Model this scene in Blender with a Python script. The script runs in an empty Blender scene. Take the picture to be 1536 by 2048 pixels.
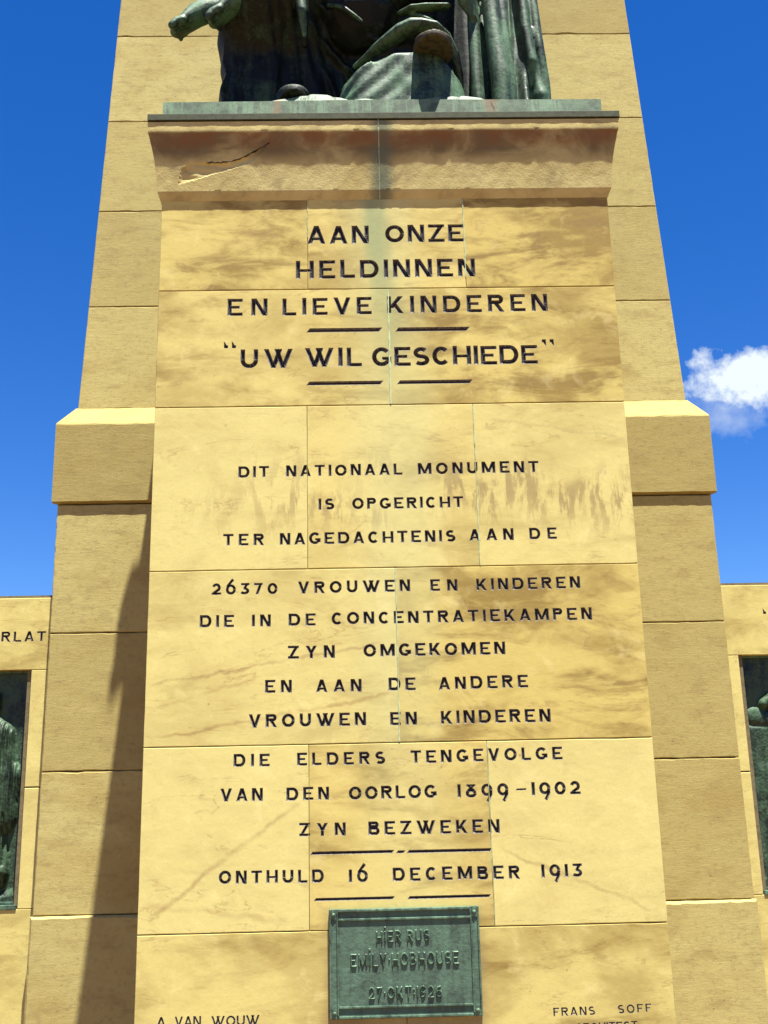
import bpy, bmesh, math, random
from mathutils import Vector, Matrix
from mathutils.geometry import delaunay_2d_cdt
import numpy as np
random.seed(7)
S = bpy.context.scene
COL = S.collection
PI = math.pi

# ------------------------------------------------------------------ camera
cd = bpy.data.cameras.new('camera'); cam = bpy.data.objects.new('camera', cd); COL.objects.link(cam)
R_ = Vector((0.99959, -0.01862, -0.02194)); U_ = Vector((0.01623, -0.26481, 0.96417)); F_ = Vector((0.02376, 0.96412, 0.26439))
m = Matrix.Identity(4)
for i in range(3):
    m[i][0] = R_[i]; m[i][1] = U_[i]; m[i][2] = -F_[i]
m[0][3], m[1][3], m[2][3] = -0.1497, -4.4945, 1.6
cam.matrix_world = m
cd.sensor_fit = 'VERTICAL'; cd.sensor_height = 24.0; cd.lens = 24.0 * 2250 / 2048
cd.clip_start = 0.05; cd.clip_end = 6000
S.camera = cam

# ------------------------------------------------------------------ sun and sky
SUN = Vector((0.455, -1.0, 4.78)).normalized()          # towards the sun
EL = math.asin(SUN.z); AZ = math.atan2(SUN.x, SUN.y)
ld = bpy.data.lights.new('sun', 'SUN'); ld.energy = 5.0; ld.angle = math.radians(0.53); ld.color = (1.0, 0.98, 0.87)
lo = bpy.data.objects.new('sun', ld); COL.objects.link(lo)
lo.rotation_euler = SUN.to_track_quat('Z', 'Y').to_euler()
S.view_settings.view_transform = 'Standard'; S.view_settings.look = 'None'
S.view_settings.exposure = 1.88; S.view_settings.gamma = 1.0

W = bpy.data.worlds.new('World'); S.world = W; W.use_nodes = True
nt = W.node_tree; nt.nodes.clear()
def N(t, **k):
    n = nt.nodes.new(t)
    for a, b in k.items(): setattr(n, a, b)
    return n
def L(a, b): nt.links.new(a, b)
sky = N('ShaderNodeTexSky', sky_type='NISHITA'); sky.sun_disc = False
sky.sun_elevation = EL; sky.sun_rotation = AZ; sky.altitude = 1400; sky.air_density = 1.0; sky.dust_density = 0.3; sky.ozone_density = 3.0
hs = N('ShaderNodeHueSaturation'); hs.inputs['Saturation'].default_value = 1.37; hs.inputs['Value'].default_value = 1.03; hs.inputs['Hue'].default_value = 0.514
L(sky.outputs[0], hs.inputs['Color'])
tc = N('ShaderNodeTexCoord')
# one small fair-weather cumulus low on the right and a few wisps round it
CD = (R_ * ((1492 - 768) / 2250) - U_ * ((748 - 1024) / 2250) + F_).normalized()
def blob(c, rx, rz):
    mp = N('ShaderNodeMapping', vector_type='POINT'); mp.inputs['Location'].default_value = (-c.x / rx, -c.y / rx, -c.z / rz)
    mp.inputs['Scale'].default_value = (1 / rx, 1 / rx, 1 / rz)
    ln = N('ShaderNodeVectorMath', operation='LENGTH'); L(tc.outputs['Generated'], mp.inputs[0]); L(mp.outputs[0], ln.inputs[0])
    return ln.outputs['Value']
def mth(op, a, b=None, c=None, clamp=False):
    n = N('ShaderNodeMath', operation=op); n.use_clamp = clamp
    for i, v in enumerate((a, b, c)):
        if v is None: continue
        if isinstance(v, (int, float)): n.inputs[i].default_value = v
        else: L(v, n.inputs[i])
    return n.outputs[0]
nz = N('ShaderNodeTexNoise'); nz.inputs['Scale'].default_value = 26; nz.inputs['Detail'].default_value = 9; nz.inputs['Roughness'].default_value = 0.62
L(tc.outputs['Generated'], nz.inputs['Vector'])
nz2 = N('ShaderNodeTexNoise'); nz2.inputs['Scale'].default_value = 70; nz2.inputs['Detail'].default_value = 6
L(tc.outputs['Generated'], nz2.inputs['Vector'])
def cl(c, rx, rz, gain, off):
    d = blob(c, rx, rz)
    v = mth('MULTIPLY_ADD', d, -1.0, 1.0)
    v = mth('MULTIPLY_ADD', mth('ADD', mth('SUBTRACT', nz.outputs[0], 0.5), mth('MULTIPLY', mth('SUBTRACT', nz2.outputs[0], 0.5), 0.35)), 2.4, v)
    return mth('MULTIPLY', mth('ADD', v, off), gain, clamp=True)
c1 = cl(CD, 0.056, 0.030, 2.1, -0.06)
CD2 = (R_ * ((1445 - 768) / 2250) - U_ * ((815 - 1024) / 2250) + F_).normalized()
c2 = mth('MULTIPLY', cl(CD2, 0.055, 0.05, 0.9, -0.30), 0.50)
cm = mth('MAXIMUM', c1, c2)
# flat-bottomed shading of the cumulus: greyer lower down through the same noise
mx = N('ShaderNodeMix', data_type='RGBA'); L(cm, mx.inputs['Factor']); L(hs.outputs[0], mx.inputs['A'])
mx.inputs['B'].default_value = (5.0, 5.5, 5.8, 1)
bg = N('ShaderNodeBackground'); bg.inputs['Strength'].default_value = 0.05
L(mx.outputs['Result'], bg.inputs['Color'])
wo = N('ShaderNodeOutputWorld'); L(bg.outputs[0], wo.inputs[0])

# ------------------------------------------------------------------ object helpers
def tag(o, label=None, cat=None, group=None, kind=None):
    if label: o['label'] = label
    if cat: o['category'] = cat
    if group: o['group'] = group
    if kind: o['kind'] = kind
    return o
def empty(name, loc, label, cat, group=None):
    o = bpy.data.objects.new(name, None); COL.objects.link(o); o.location = loc
    return tag(o, label, cat, group)
def mesh_obj(name, verts, faces, mats, parent=None, smooth=False, midx=None):
    me = bpy.data.meshes.new(name); me.from_pydata([tuple(v) for v in verts], [], faces)
    for mt in (mats if isinstance(mats, (list, tuple)) else [mats]): me.materials.append(mt)
    if midx is not None: me.polygons.foreach_set('material_index', midx)
    if smooth: me.polygons.foreach_set('use_smooth', [True] * len(me.polygons))
    me.update()
    o = bpy.data.objects.new(name, me); COL.objects.link(o)
    if parent:
        o.parent = parent
        p = parent; off = Vector((0, 0, 0))
        while p: off += Vector(p.location); p = p.parent
        me.transform(Matrix.Translation(-off))
    return o
def fix_normals(me):
    b = bmesh.new(); b.from_mesh(me); bmesh.ops.recalc_face_normals(b, faces=b.faces); b.to_mesh(me); b.free()

# ------------------------------------------------------------------ materials
class MatB:
    def __init__(s, name, rough=0.9, spec=0.2):
        s.m = bpy.data.materials.new(name); s.m.use_nodes = True; s.t = s.m.node_tree
        s.b = s.t.nodes['Principled BSDF']; s.b.inputs['Roughness'].default_value = rough
        s.b.inputs['Specular IOR Level'].default_value = spec
        s.geo = s.n('ShaderNodeNewGeometry'); s.pos = s.geo.outputs['Position']
    def n(s, t, **k):
        x = s.t.nodes.new(t)
        for a, b in k.items(): setattr(x, a, b)
        return x
    def l(s, a, b): s.t.links.new(a, b)
    def setin(s, i, v):
        if v is None: return
        if isinstance(v, (int, float)): i.default_value = v
        elif isinstance(v, tuple): i.default_value = v if len(v) == len(i.default_value) else v + (1,)
        else: s.l(v, i)
    def math(s, op, a, b=None, c=None, clamp=False):
        x = s.n('ShaderNodeMath', operation=op); x.use_clamp = clamp
        for i, v in enumerate((a, b, c)): s.setin(x.inputs[i], v)
        return x.outputs[0]
    def mapv(s, scale, loc=(0, 0, 0), src=None, rot=(0, 0, 0)):
        x = s.n('ShaderNodeMapping'); x.inputs['Scale'].default_value = scale; x.inputs['Location'].default_value = loc
        x.inputs['Rotation'].default_value = rot
        s.l(src or s.pos, x.inputs[0]); return x.outputs[0]
    def noise(s, vec, scale, detail=4, rough=0.55, dist=0.0, col=False):
        x = s.n('ShaderNodeTexNoise'); x.inputs['Scale'].default_value = scale; x.inputs['Detail'].default_value = detail
        x.inputs['Roughness'].default_value = rough; x.inputs['Distortion'].default_value = dist
        s.l(vec, x.inputs['Vector']); return x.outputs[1 if col else 0]
    def ramp(s, v, a, b, lo=0.0, hi=1.0):
        x = s.n('ShaderNodeMapRange', interpolation_type='SMOOTHSTEP')
        s.l(v, x.inputs[0]); x.inputs[1].default_value = a; x.inputs[2].default_value = b
        x.inputs[3].default_value = lo; x.inputs[4].default_value = hi; return x.outputs[0]
    def mix(s, f, a, b, mode='MIX'):
        x = s.n('ShaderNodeMix', data_type='RGBA', blend_type=mode); x.clamp_factor = True
        s.setin(x.inputs['Factor'], f); s.setin(x.inputs['A'], a); s.setin(x.inputs['B'], b); return x.outputs['Result']
    def attr(s, name):
        x = s.n('ShaderNodeAttribute', attribute_type='OBJECT'); x.attribute_name = name; return x.outputs['Fac']
    def xyz(s, src=None):
        x = s.n('ShaderNodeSeparateXYZ'); s.l(src or s.pos, x.inputs[0]); return x.outputs
    def offset_by_tone(s):
        # every block gets its own piece of the grain
        t = s.attr('tone'); c = s.n('ShaderNodeCombineXYZ')
        s.l(s.math('MULTIPLY', t, 37.0), c.inputs[0]); s.l(s.math('MULTIPLY', t, 53.0), c.inputs[1]); s.l(s.math('MULTIPLY', t, 71.0), c.inputs[2])
        a = s.n('ShaderNodeVectorMath', operation='ADD'); s.l(s.pos, a.inputs[0]); s.l(c.outputs[0], a.inputs[1]); return a.outputs[0]
    def bump(s, h, strength, dist=0.01):
        x = s.n('ShaderNodeBump'); x.inputs['Strength'].default_value = strength; x.inputs['Distance'].default_value = dist
        s.l(h, x.inputs['Height']); s.l(x.outputs[0], s.b.inputs['Normal']); return x
    def color(s, c): s.setin(s.b.inputs['Base Color'], c); return s.m

def rubbed_sandstone():
    k = MatB('rubbed_sandstone', 0.85, 0.25)
    P = k.offset_by_tone(); x, y, z = k.xyz()
    tone = k.attr('tone'); brown = k.attr('brown')
    big = k.noise(k.mapv((1.0, 1.0, 1.5), src=P), 2.2, 8, 0.60, 0.35)
    ban = k.noise(k.mapv((1.0, 1.0, 3.4), src=P, rot=(0, math.radians(-14), 0)), 2.6, 9, 0.64, 0.55)
    med = k.noise(P, 8.0, 8, 0.62, 0.5)
    fin = k.noise(P, 75.0, 5, 0.72)
    c = k.mix(k.ramp(tone, 0, 1), (0.575, 0.468, 0.155), (0.555, 0.484, 0.182))
    c = k.mix(k.math('MULTIPLY', brown, 0.62), c, (0.415, 0.318, 0.078))
    dirt = k.math('ADD', k.math('MULTIPLY', k.ramp(big, 0.43, 0.64), 0.60), k.math('MULTIPLY', k.ramp(ban, 0.45, 0.68), 0.60))
    c = k.mix(k.math('MULTIPLY', dirt, k.math('MULTIPLY_ADD', brown, 1.65, 0.12), clamp=True), c, (0.245, 0.170, 0.042))
    c = k.mix(k.math('MULTIPLY', k.ramp(ban, 0.54, 0.70), k.math('MULTIPLY', brown, 0.8), clamp=True), c, (0.20, 0.135, 0.045))
    c = k.mix(k.math('MULTIPLY', k.ramp(med, 0.5, 0.75), 0.34), c, (0.40, 0.285, 0.10))
    c = k.mix(k.math('MULTIPLY', k.ramp(med, 0.30, 0.44, 1, 0), 0.22), c, (0.74, 0.64, 0.30))
    c = k.mix(k.math('MULTIPLY', k.ramp(fin, 0.54, 0.76), 0.42), c, (0.33, 0.25, 0.10))
    # iron veins: thin wandering lines
    wv = k.noise(k.mapv((0.55, 0.55, 2.2), src=P, rot=(0, math.radians(-16), 0)), 1.9, 8, 0.6, 1.0)
    vein = k.ramp(k.math('ABSOLUTE', k.math('SUBTRACT', wv, 0.5)), 0.0, 0.010, 1, 0)
    vein = k.math('MULTIPLY', vein, k.ramp(med, 0.42, 0.62))
    c = k.mix(k.math('MULTIPLY', vein, 0.5), c, (0.26, 0.17, 0.06))
    # small rusty specks
    vo = k.n('ShaderNodeTexVoronoi'); vo.inputs['Scale'].default_value = 11; k.l(P, vo.inputs['Vector'])
    sp = k.math('MULTIPLY', k.ramp(vo.outputs['Distance'], 0.03, 0.075, 1, 0), k.ramp(med, 0.5, 0.6))
    c = k.mix(k.math('MULTIPLY', sp, 0.6), c, (0.17, 0.12, 0.055))
    # drip-shaped damp tide marks across the third course
    drip = k.noise(k.mapv((17.0, 17.0, 4.6)), 1.0, 9, 0.68, 0.35)
    blot = k.noise(k.mapv((3.0, 3.0, 3.0), loc=(4.1, 0, 0)), 1.0, 4, 0.5)
    zz = k.math('ADD', z, k.math('MULTIPLY', k.math('SUBTRACT', k.noise(k.mapv((5, 5, .4)), 1.0, 5, .6), .5), .45))
    band = k.math('MULTIPLY', k.ramp(zz, 2.66, 2.90), k.ramp(zz, 2.92, 3.16, 1, 0))
    band = k.math('MULTIPLY', band, k.ramp(x, -0.75, -0.25, 0.25, 1))
    dm = k.math('MULTIPLY', band, k.math('MULTIPLY', k.ramp(drip, 0.47, 0.57), k.ramp(blot, 0.42, 0.58)))
    c = k.mix(k.math('MULTIPLY', dm, 0.85), c, (0.285, 0.215, 0.085))
    # verdigris washed down the middle from the copper joint
    wob = k.noise(k.mapv((6, 6, 1.4)), 1.0, 5, 0.6)
    ctr = k.ramp(z, 3.3, 4.3, 0.02, -0.045)
    dxn = k.math('ABSOLUTE', k.math('ADD', k.math('SUBTRACT', x, ctr), k.math('MULTIPLY', k.math('SUBTRACT', wob, 0.5), 0.16)))
    g = k.math('MULTIPLY', k.ramp(dxn, 0.010, 0.085, 1, 0), k.ramp(z, 3.1, 4.2, 0.0, 0.92))
    g = k.math('MULTIPLY', g, k.ramp(wob, 0.25, 0.6, 0.6, 1.0))
    c = k.mix(g, c, (0.150, 0.185, 0.085))
    gl = k.math('MULTIPLY', k.ramp(dxn, 0.05, 0.26, 1, 0), k.ramp(z, 0.6, 2.8, 0.10, 0.30))
    c = k.mix(gl, c, (0.50, 0.52, 0.25))
    # named veins and stains that can be followed across the lower blocks
    wn = k.noise(k.mapv((1, 1, 1)), 9.0, 6, 0.6)
    def line(x0, z0, x1, z1, wd, amt, col):
        nonlocal c
        sl = (z1 - z0) / (x1 - x0)
        d = k.math('SUBTRACT', z, k.math('MULTIPLY_ADD', x, sl, z0 - sl * x0))
        d = k.math('ABSOLUTE', k.math('ADD', d, k.math('MULTIPLY', k.math('SUBTRACT', wn, 0.5), 0.07)))
        f = k.math('MULTIPLY', k.ramp(d, 0.0, wd, 1, 0), k.math('MULTIPLY', k.ramp(x, min(x0, x1), min(x0, x1) + .06), k.ramp(x, max(x0, x1) - .06, max(x0, x1), 1, 0)))
        f = k.math('MULTIPLY', f, k.ramp(med, .34, .60, .25, 1)); c = k.mix(k.math('MULTIPLY', f, amt), c, col)
    line(-.97, 1.25, -.36, 1.70, .020, .65, (0.30, 0.20, 0.075)); line(.36, 1.49, .99, 1.235, .013, .55, (0.31, 0.21, 0.08))
    line(-1.0, 1.315, -.40, 1.235, .018, .40, (0.33, 0.23, 0.09)); line(-1.0, 2.13, -.05, 2.29, .010, .55, (0.28, 0.18, 0.07))
    line(-.95, 1.93, .0, 2.085, .012, .60, (0.27, 0.17, 0.06)); line(-.98, 2.04, -.55, 2.16, .014, .45, (0.33, 0.22, 0.08))
    line(.40, 3.24, 1.0, 3.14, .012, .50, (0.36, 0.30, 0.12)); line(-.95, 3.42, -.30, 3.56, .030, .40, (0.36, 0.28, 0.10))
    # grime round the bronze plaque
    hx_ = k.math('SUBTRACT', k.math('ABSOLUTE', x), .283); hz_ = k.math('SUBTRACT', k.math('ABSOLUTE', k.math('SUBTRACT', z, 1.06)), .20)
    hd = k.math('ADD', k.math('MAXIMUM', hx_, hz_), k.math('MULTIPLY', k.math('SUBTRACT', wn, 0.5), 0.06))
    c = k.mix(k.math('MULTIPLY', k.math('MULTIPLY', k.ramp(hd, 0.0, .045, 1, 0), k.ramp(med, .3, .55)), k.ramp(z, 1.0, 1.25, .65, .3)), c, (0.25, 0.185, 0.085))
    k.color(c)
    h = k.math('ADD', k.math('MULTIPLY', k.noise(P, 260, 3, 0.6), 0.5), k.math('MULTIPLY', k.noise(P, 30, 5, 0.6), 1.0))
    k.bump(h, 0.22, 0.004)
    return k.m

def tooled_sandstone():
    k = MatB('tooled_sandstone', 0.92, 0.15)
    P = k.offset_by_tone(); tone = k.attr('tone')
    big = k.noise(k.mapv((0.8, 0.8, 1.5), src=P), 2.4, 6, 0.55, 0.5)
    med = k.noise(k.mapv((1, 1, 2.6), src=P), 7.0, 9, 0.66, 0.3)
    tool = k.noise(k.mapv((5.0, 5.0, 21.0), src=P), 4.0, 8, 0.75, 0.2)
    fin = k.noise(P, 170.0, 4, 0.7)
    c = k.mix(tone, (0.375, 0.305, 0.112), (0.420, 0.362, 0.148))
    c = k.mix(k.math('MULTIPLY', k.ramp(big, 0.45, 0.75), 0.55), c, (0.290, 0.205, 0.062))
    c = k.mix(k.math('MULTIPLY', k.ramp(med, 0.48, 0.70), 0.50), c, (0.245, 0.178, 0.070))
    c = k.mix(k.math('MULTIPLY', k.ramp(med, 0.28, 0.44, 1, 0), 0.40), c, (0.50, 0.42, 0.18))
    c = k.mix(k.math('MULTIPLY', k.ramp(tool, 0.62, 0.85), 0.45), c, (0.27, 0.20, 0.09))
    c = k.mix(k.math('MULTIPLY', k.ramp(fin, 0.58, 0.78), 0.35), c, (0.26, 0.20, 0.10))
    c = k.mix(k.math('MULTIPLY', k.ramp(tone, 0, 1, 1, 0), .46), c, (0.225, 0.170, 0.060))
    mot = k.noise(P, 42.0, 6, 0.7)
    c = k.mix(k.math('MULTIPLY', k.ramp(mot, 0.50, 0.70), 0.42), c, (0.20, 0.15, 0.065))
    vo = k.n('ShaderNodeTexVoronoi'); vo.inputs['Scale'].default_value = 24; k.l(P, vo.inputs['Vector'])
    c = k.mix(k.math('MULTIPLY', k.ramp(vo.outputs['Distance'], 0.04, 0.10, 1, 0), k.ramp(med, 0.48, 0.6)), c, (0.14, 0.10, 0.045))
    k.color(c)
    h = k.math('ADD', k.math('MULTIPLY', tool, 1.0), k.math('MULTIPLY', fin, 0.55))
    h = k.math('ADD', h, k.math('MULTIPLY', k.noise(P, 14, 5, 0.6), 0.9))
    k.bump(h, 0.30, 0.004)
    return k.m

def cornice_stone():
    k = MatB('weathered_cornice_stone', 0.92, 0.15)
    x, y, z = k.xyz()
    big = k.noise(k.mapv((1.6, 1, 2.4)), 2.2, 7, 0.6, 0.6)
    med = k.noise(k.pos, 9, 8, 0.62, 0.4)
    fin = k.noise(k.pos, 150, 4, 0.65)
    c = k.mix(k.ramp(big, 0.3, 0.7), (0.50, 0.430, 0.185), (0.400, 0.325, 0.125))
    c = k.mix(k.math('MULTIPLY', k.ramp(med, 0.48, 0.7), 0.50), c, (0.20, 0.155, 0.070))
    dark_band = k.math('MULTIPLY', k.math('MULTIPLY', k.ramp(z, 4.44, 4.52), k.ramp(z, 4.59, 4.62, 1, 0)), k.ramp(big, 0.36, 0.6, 0.25, 0.85))  # darker band along the cove below the upper fascia
    c = k.mix(dark_band, c, (0.105, 0.080, 0.045))
    c = k.mix(k.math('MULTIPLY', k.ramp(fin, 0.55, 0.8), 0.35), c, (0.2, 0.155, 0.08))
    wob = k.noise(k.mapv((6, 6, 2)), 1.0, 5, 0.6)
    dxn = k.math('ABSOLUTE', k.math('ADD', k.math('ADD', x, 0.012), k.math('MULTIPLY', k.math('SUBTRACT', wob, 0.5), 0.07)))
    c = k.mix(k.ramp(dxn, 0.008, 0.085, 0.85, 0), c, (0.10, 0.125, 0.085))
    red = k.math('MULTIPLY', k.math('MULTIPLY', k.ramp(z, 4.50, 4.57), k.ramp(z, 4.59, 4.605, 1, 0)), k.ramp(med, .35, .6, .3, .85))
    c = k.mix(red, c, (0.20, 0.095, 0.035))
    k.color(c)
    h = k.math('ADD', k.math('MULTIPLY', fin, 0.4), k.math('MULTIPLY', k.noise(k.pos, 22, 6, 0.62), 1.0))
    k.bump(h, 0.4, 0.006)
    return k.m

def simple_mat(name, col, rough=0.85, spec=0.2, nscale=40, amt=0.35, dark=None, bump=0.2, metal=0.0):
    k = MatB(name, rough, spec)
    n = k.noise(k.pos, nscale, 6, 0.62)
    k.color(k.mix(k.math('MULTIPLY', k.ramp(n, 0.42, 0.68), amt * 2, clamp=True), col, dark or tuple(v * 0.55 for v in col)))
    k.b.inputs['Metallic'].default_value = metal
    if bump: k.bump(n, bump, 0.004)
    return k.m

def bronze(name, green=0.5, scale=1.0, c_dark=(0.030, 0.034, 0.026), c_green=(0.135, 0.225, 0.155), rough=0.42):
    k = MatB(name, rough, 0.5)
    x, y, z = k.xyz()
    a = k.noise(k.pos, 5.0 * scale, 8, 0.66, 0.6)
    st = k.noise(k.mapv((9, 9, 1.2)), 2.0 * scale, 7, 0.65, 0.2)
    f = k.noise(k.pos, 60, 6, 0.7)
    fac = k.math('ADD', k.math('MULTIPLY', a, 0.45), k.math('MULTIPLY', st, 0.4)); fac = k.math('ADD', fac, k.math('MULTIPLY', f, 0.3))
    t = 0.575 + (0.5 - green) * 0.35
    c = k.mix(k.ramp(fac, t - 0.12, t + 0.12), c_dark, c_green)
    c = k.mix(k.math('MULTIPLY', k.ramp(f, 0.55, 0.75), 0.5), c, tuple(v * 0.35 for v in c_green))
    c = k.mix(k.math('MULTIPLY', k.ramp(fac, t + 0.10, t + 0.24), 0.7), c, tuple(min(1, v * 1.7) for v in c_green))
    k.color(c)
    k.b.inputs['Metallic'].default_value = 0.15
    rr = k.ramp(fac, t - 0.1, t + 0.15, rough - 0.06, rough + 0.3); k.l(rr, k.b.inputs['Roughness'])
    h = k.math('ADD', k.math('MULTIPLY', f, 0.6), k.math('MULTIPLY', k.noise(k.pos, 18 * scale, 6, 0.6), 1.0))
    k.bump(h, 0.4, 0.006)
    k.b.inputs['Specular IOR Level'].default_value = 0.32
    if 'dark' in name: k.b.inputs['Specular IOR Level'].default_value = 0.22
    return k.m, k

M_RUB = rubbed_sandstone(); M_TOOL = tooled_sandstone(); M_CORN = cornice_stone()
M_CORE = simple_mat('dark_lime_mortar', (0.16, 0.13, 0.075), 0.95, 0.1, 60)
M_GREENJOINT = simple_mat('verdigris_mortar', (0.42, 0.50, 0.30), 0.9, 0.1, 30, 0.4, (0.25, 0.27, 0.15))
M_PAINT = simple_mat('old_black_letter_paint', (0.013, 0.010, 0.013), 0.6, 0.3, 160, 0.15, (0.03, 0.028, 0.03), 0.1)
M_ARRIS = simple_mat('worn_letter_arris', (0.150, 0.135, 0.125), 0.8, 0.2, 90, 0.5, (0.035, 0.03, 0.032), 0.3)
M_BRONZE, _ = bronze('statue_bronze', 0.46, 1.0, (0.011, 0.018, 0.012), (0.070, 0.145, 0.080), 0.52)
M_BRONZE_SHADE, _ = bronze('dark_statue_bronze', 0.24, 1.0, (0.0040, 0.0052, 0.0040), (0.036, 0.068, 0.040), 0.6)  # same bronze with its colour darkened to stand for shade
M_BRONZE_LT, _ = bronze('green_bronze_base', 0.55, 1.3, (0.050, 0.075, 0.045), (0.125, 0.20, 0.115), 0.6)
M_REL, _ = bronze('relief_bronze', 0.55, 1.6, (0.005, 0.0075, 0.0055), (0.042, 0.082, 0.045))
M_PLQ, _ = bronze('plaque_bronze', 0.60, 2.0, (0.040, 0.062, 0.046), (0.080, 0.140, 0.098), 0.55)
M_PLQ_F, _ = bronze('plaque_frame_bronze', 0.50, 2.0, (0.030, 0.048, 0.036), (0.105, 0.180, 0.118), 0.42)
kb = MatB('green_bronze_slab', 0.62, 0.35)
_n = kb.noise(kb.pos, 16, 8, 0.68); _s = kb.noise(kb.mapv((30, 30, 4)), 1.0, 7, 0.65); _f = kb.noise(kb.pos, 90, 4, 0.7)
_c = kb.mix(kb.ramp(_n, .38, .62), (0.055, 0.082, 0.050), (0.105, 0.165, 0.095))
_c = kb.mix(kb.math('MULTIPLY', kb.ramp(_s, .50, .62), .55), _c, (0.165, 0.275, 0.165)); _c = kb.mix(kb.math('MULTIPLY', kb.ramp(_f, .55, .7), .6), _c, (0.03, 0.045, 0.03))
_x = kb.xyz()[0]
for _rx, _rw in ((-.487, .028), (.500, .055)):
    _d = kb.math('ABSOLUTE', kb.math('ADD', kb.math('SUBTRACT', _x, _rx), kb.math('MULTIPLY', kb.math('SUBTRACT', _n, .5), .06)))
    _c = kb.mix(kb.math('MULTIPLY', kb.ramp(_d, 0, _rw, 1, 0), .75), _c, (0.19, 0.115, 0.060))
kb.color(_c); kb.bump(_n, .35, .004); M_SLAB = kb.m
M_CAPPING = simple_mat('dull_copper_capping', (0.055, 0.062, 0.034), 0.7, 0.15, 30, 0.4, (0.035, 0.035, 0.025), 0.2)
M_SOLE = simple_mat('brown_bronze_sole', (0.052, 0.042, 0.020), 0.6, 0.3, 34, 0.5, (0.014, 0.014, 0.010), 0.4)
M_RUST = simple_mat('rust_stain', (0.20, 0.13, 0.085), 0.9, 0.1, 60, 0.4, (0.08, 0.05, 0.03))
M_CRACK = simple_mat('crack_dark', (0.02, 0.015, 0.012), 0.95, 0.1, 60, 0.2)

# ------------------------------------------------------------------ ground (outside the frame, bounces the light)
def ground():
    k = MatB('red_gravel_ground', 0.95, 0.1)
    n = k.noise(k.pos, 3.0, 8, 0.7); f = k.noise(k.pos, 60, 4, 0.7)
    c = k.mix(k.ramp(n, 0.35, 0.65), (0.185, 0.100, 0.038), (0.130, 0.070, 0.027)); c = k.mix(k.math('MULTIPLY', k.ramp(f, 0.5, 0.7), 0.5), c, (0.07, 0.05, 0.03))
    k.color(c); k.bump(f, 0.5, 0.02)
    o = mesh_obj('ground', [(-3000, -3000, -0.004), (3000, -3000, -0.004), (3000, 3000, -0.004), (-3000, 3000, -0.004)], [(0, 1, 2, 3)], k.m)
    tag(o, kind='structure')
    k = MatB('terrace_flagstone', 0.92, 0.15)
    n = k.noise(k.pos, 2.0, 8, 0.65); tone = k.attr('tone')
    c = k.mix(tone, (0.195, 0.108, 0.042), (0.150, 0.083, 0.033)); c = k.mix(k.math('MULTIPLY', k.ramp(n, 0.45, 0.7), 0.5), c, (0.08, 0.055, 0.03))
    k.color(c); k.bump(n, 0.3, 0.01)
    t = mesh_obj('terrace', [(-9, -9, 0.0), (9, -9, 0.0), (9, 5, 0.0), (-9, 5, 0.0)], [(0, 1, 2, 3)], M_CORE); tag(t, kind='structure')
    proto = None
    for i in range(15):
        for j in range(11):
            x0 = -9 + i * 1.2; y0 = -9 + j * 0.9
            if y0 > 0.2 and abs(x0 + .6) < 7: continue
            g = 0.006
            if proto is None:
                v = [(g, g, 0), (1.2 - g, g, 0), (1.2 - g, .9 - g, 0), (g, .9 - g, 0), (g + .004, g + .004, .022), (1.196 - g, g + .004, .022), (1.196 - g, .896 - g, .022), (g + .004, .896 - g, .022)]
                proto = mesh_obj('flagstone', v, [(4, 5, 6, 7), (0, 1, 5, 4), (1, 2, 6, 5), (2, 3, 7, 6), (3, 0, 4, 7)], k.m); o = proto
            else: o = proto.copy(); COL.objects.link(o)
            o.parent = t; o.location = (x0, y0, 0.001); o['tone'] = random.random()
ground()

# ------------------------------------------------------------------ glyphs: convex pieces in units of the cap height
def quad(*p): return list(p)
class Gl:
    def __init__(s, w): s.w = w; s.p = []
    def rect(s, x0, y0, x1, y1): s.p.append([(x0, y0), (x1, y0), (x1, y1), (x0, y1)])
    def diag(s, x0, y0, x1, y1, k=1.0):
        h = s.w * k / 2 * math.hypot(x1 - x0, y1 - y0) / abs(y1 - y0)
        s.p.append([(x0 - h, y0), (x0 + h, y0), (x1 + h, y1), (x1 - h, y1)])
    def rib(s, pts, w=None):
        h = (w or s.w) / 2; n = len(pts); L_, R2 = [], []
        for i, (x, y) in enumerate(pts):
            if i == 0: d = (pts[1][0] - x, pts[1][1] - y)
            elif i == n - 1: d = (x - pts[-2][0], y - pts[-2][1])
            else: d = (pts[i + 1][0] - pts[i - 1][0], pts[i + 1][1] - pts[i - 1][1])
            l = math.hypot(*d) or 1; nx, ny = -d[1] / l * h, d[0] / l * h
            L_.append((x + nx, y + ny)); R2.append((x - nx, y - ny))
        for i in range(n - 1): s.p.append([R2[i], R2[i + 1], L_[i + 1], L_[i]])
def arc(cx, cy, rx, ry, a0, a1, n=12):
    return [(cx + rx * math.cos(math.radians(a0 + (a1 - a0) * i / n)), cy + ry * math.sin(math.radians(a0 + (a1 - a0) * i / n))) for i in range(n + 1)]
WD = dict(A=.90, B=.84, C=.88, D=.94, E=.80, F=.74, G=.95, H=.90, I=.21, K=.88, L=.74, M=1.12, N=.86, O=.98, P=.80, R=.86, S=.80, T=.84, U=.86, V=.92, W=1.42, Y=.92, Z=.84)
WD.update({'0': .86, '1': .22, '2': .80, '3': .74, '6': .86, '7': .74, '8': .84, '9': .86, '.': .2, ':': .2, 'i': .21, 'b': .84, 'q': .84})
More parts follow.
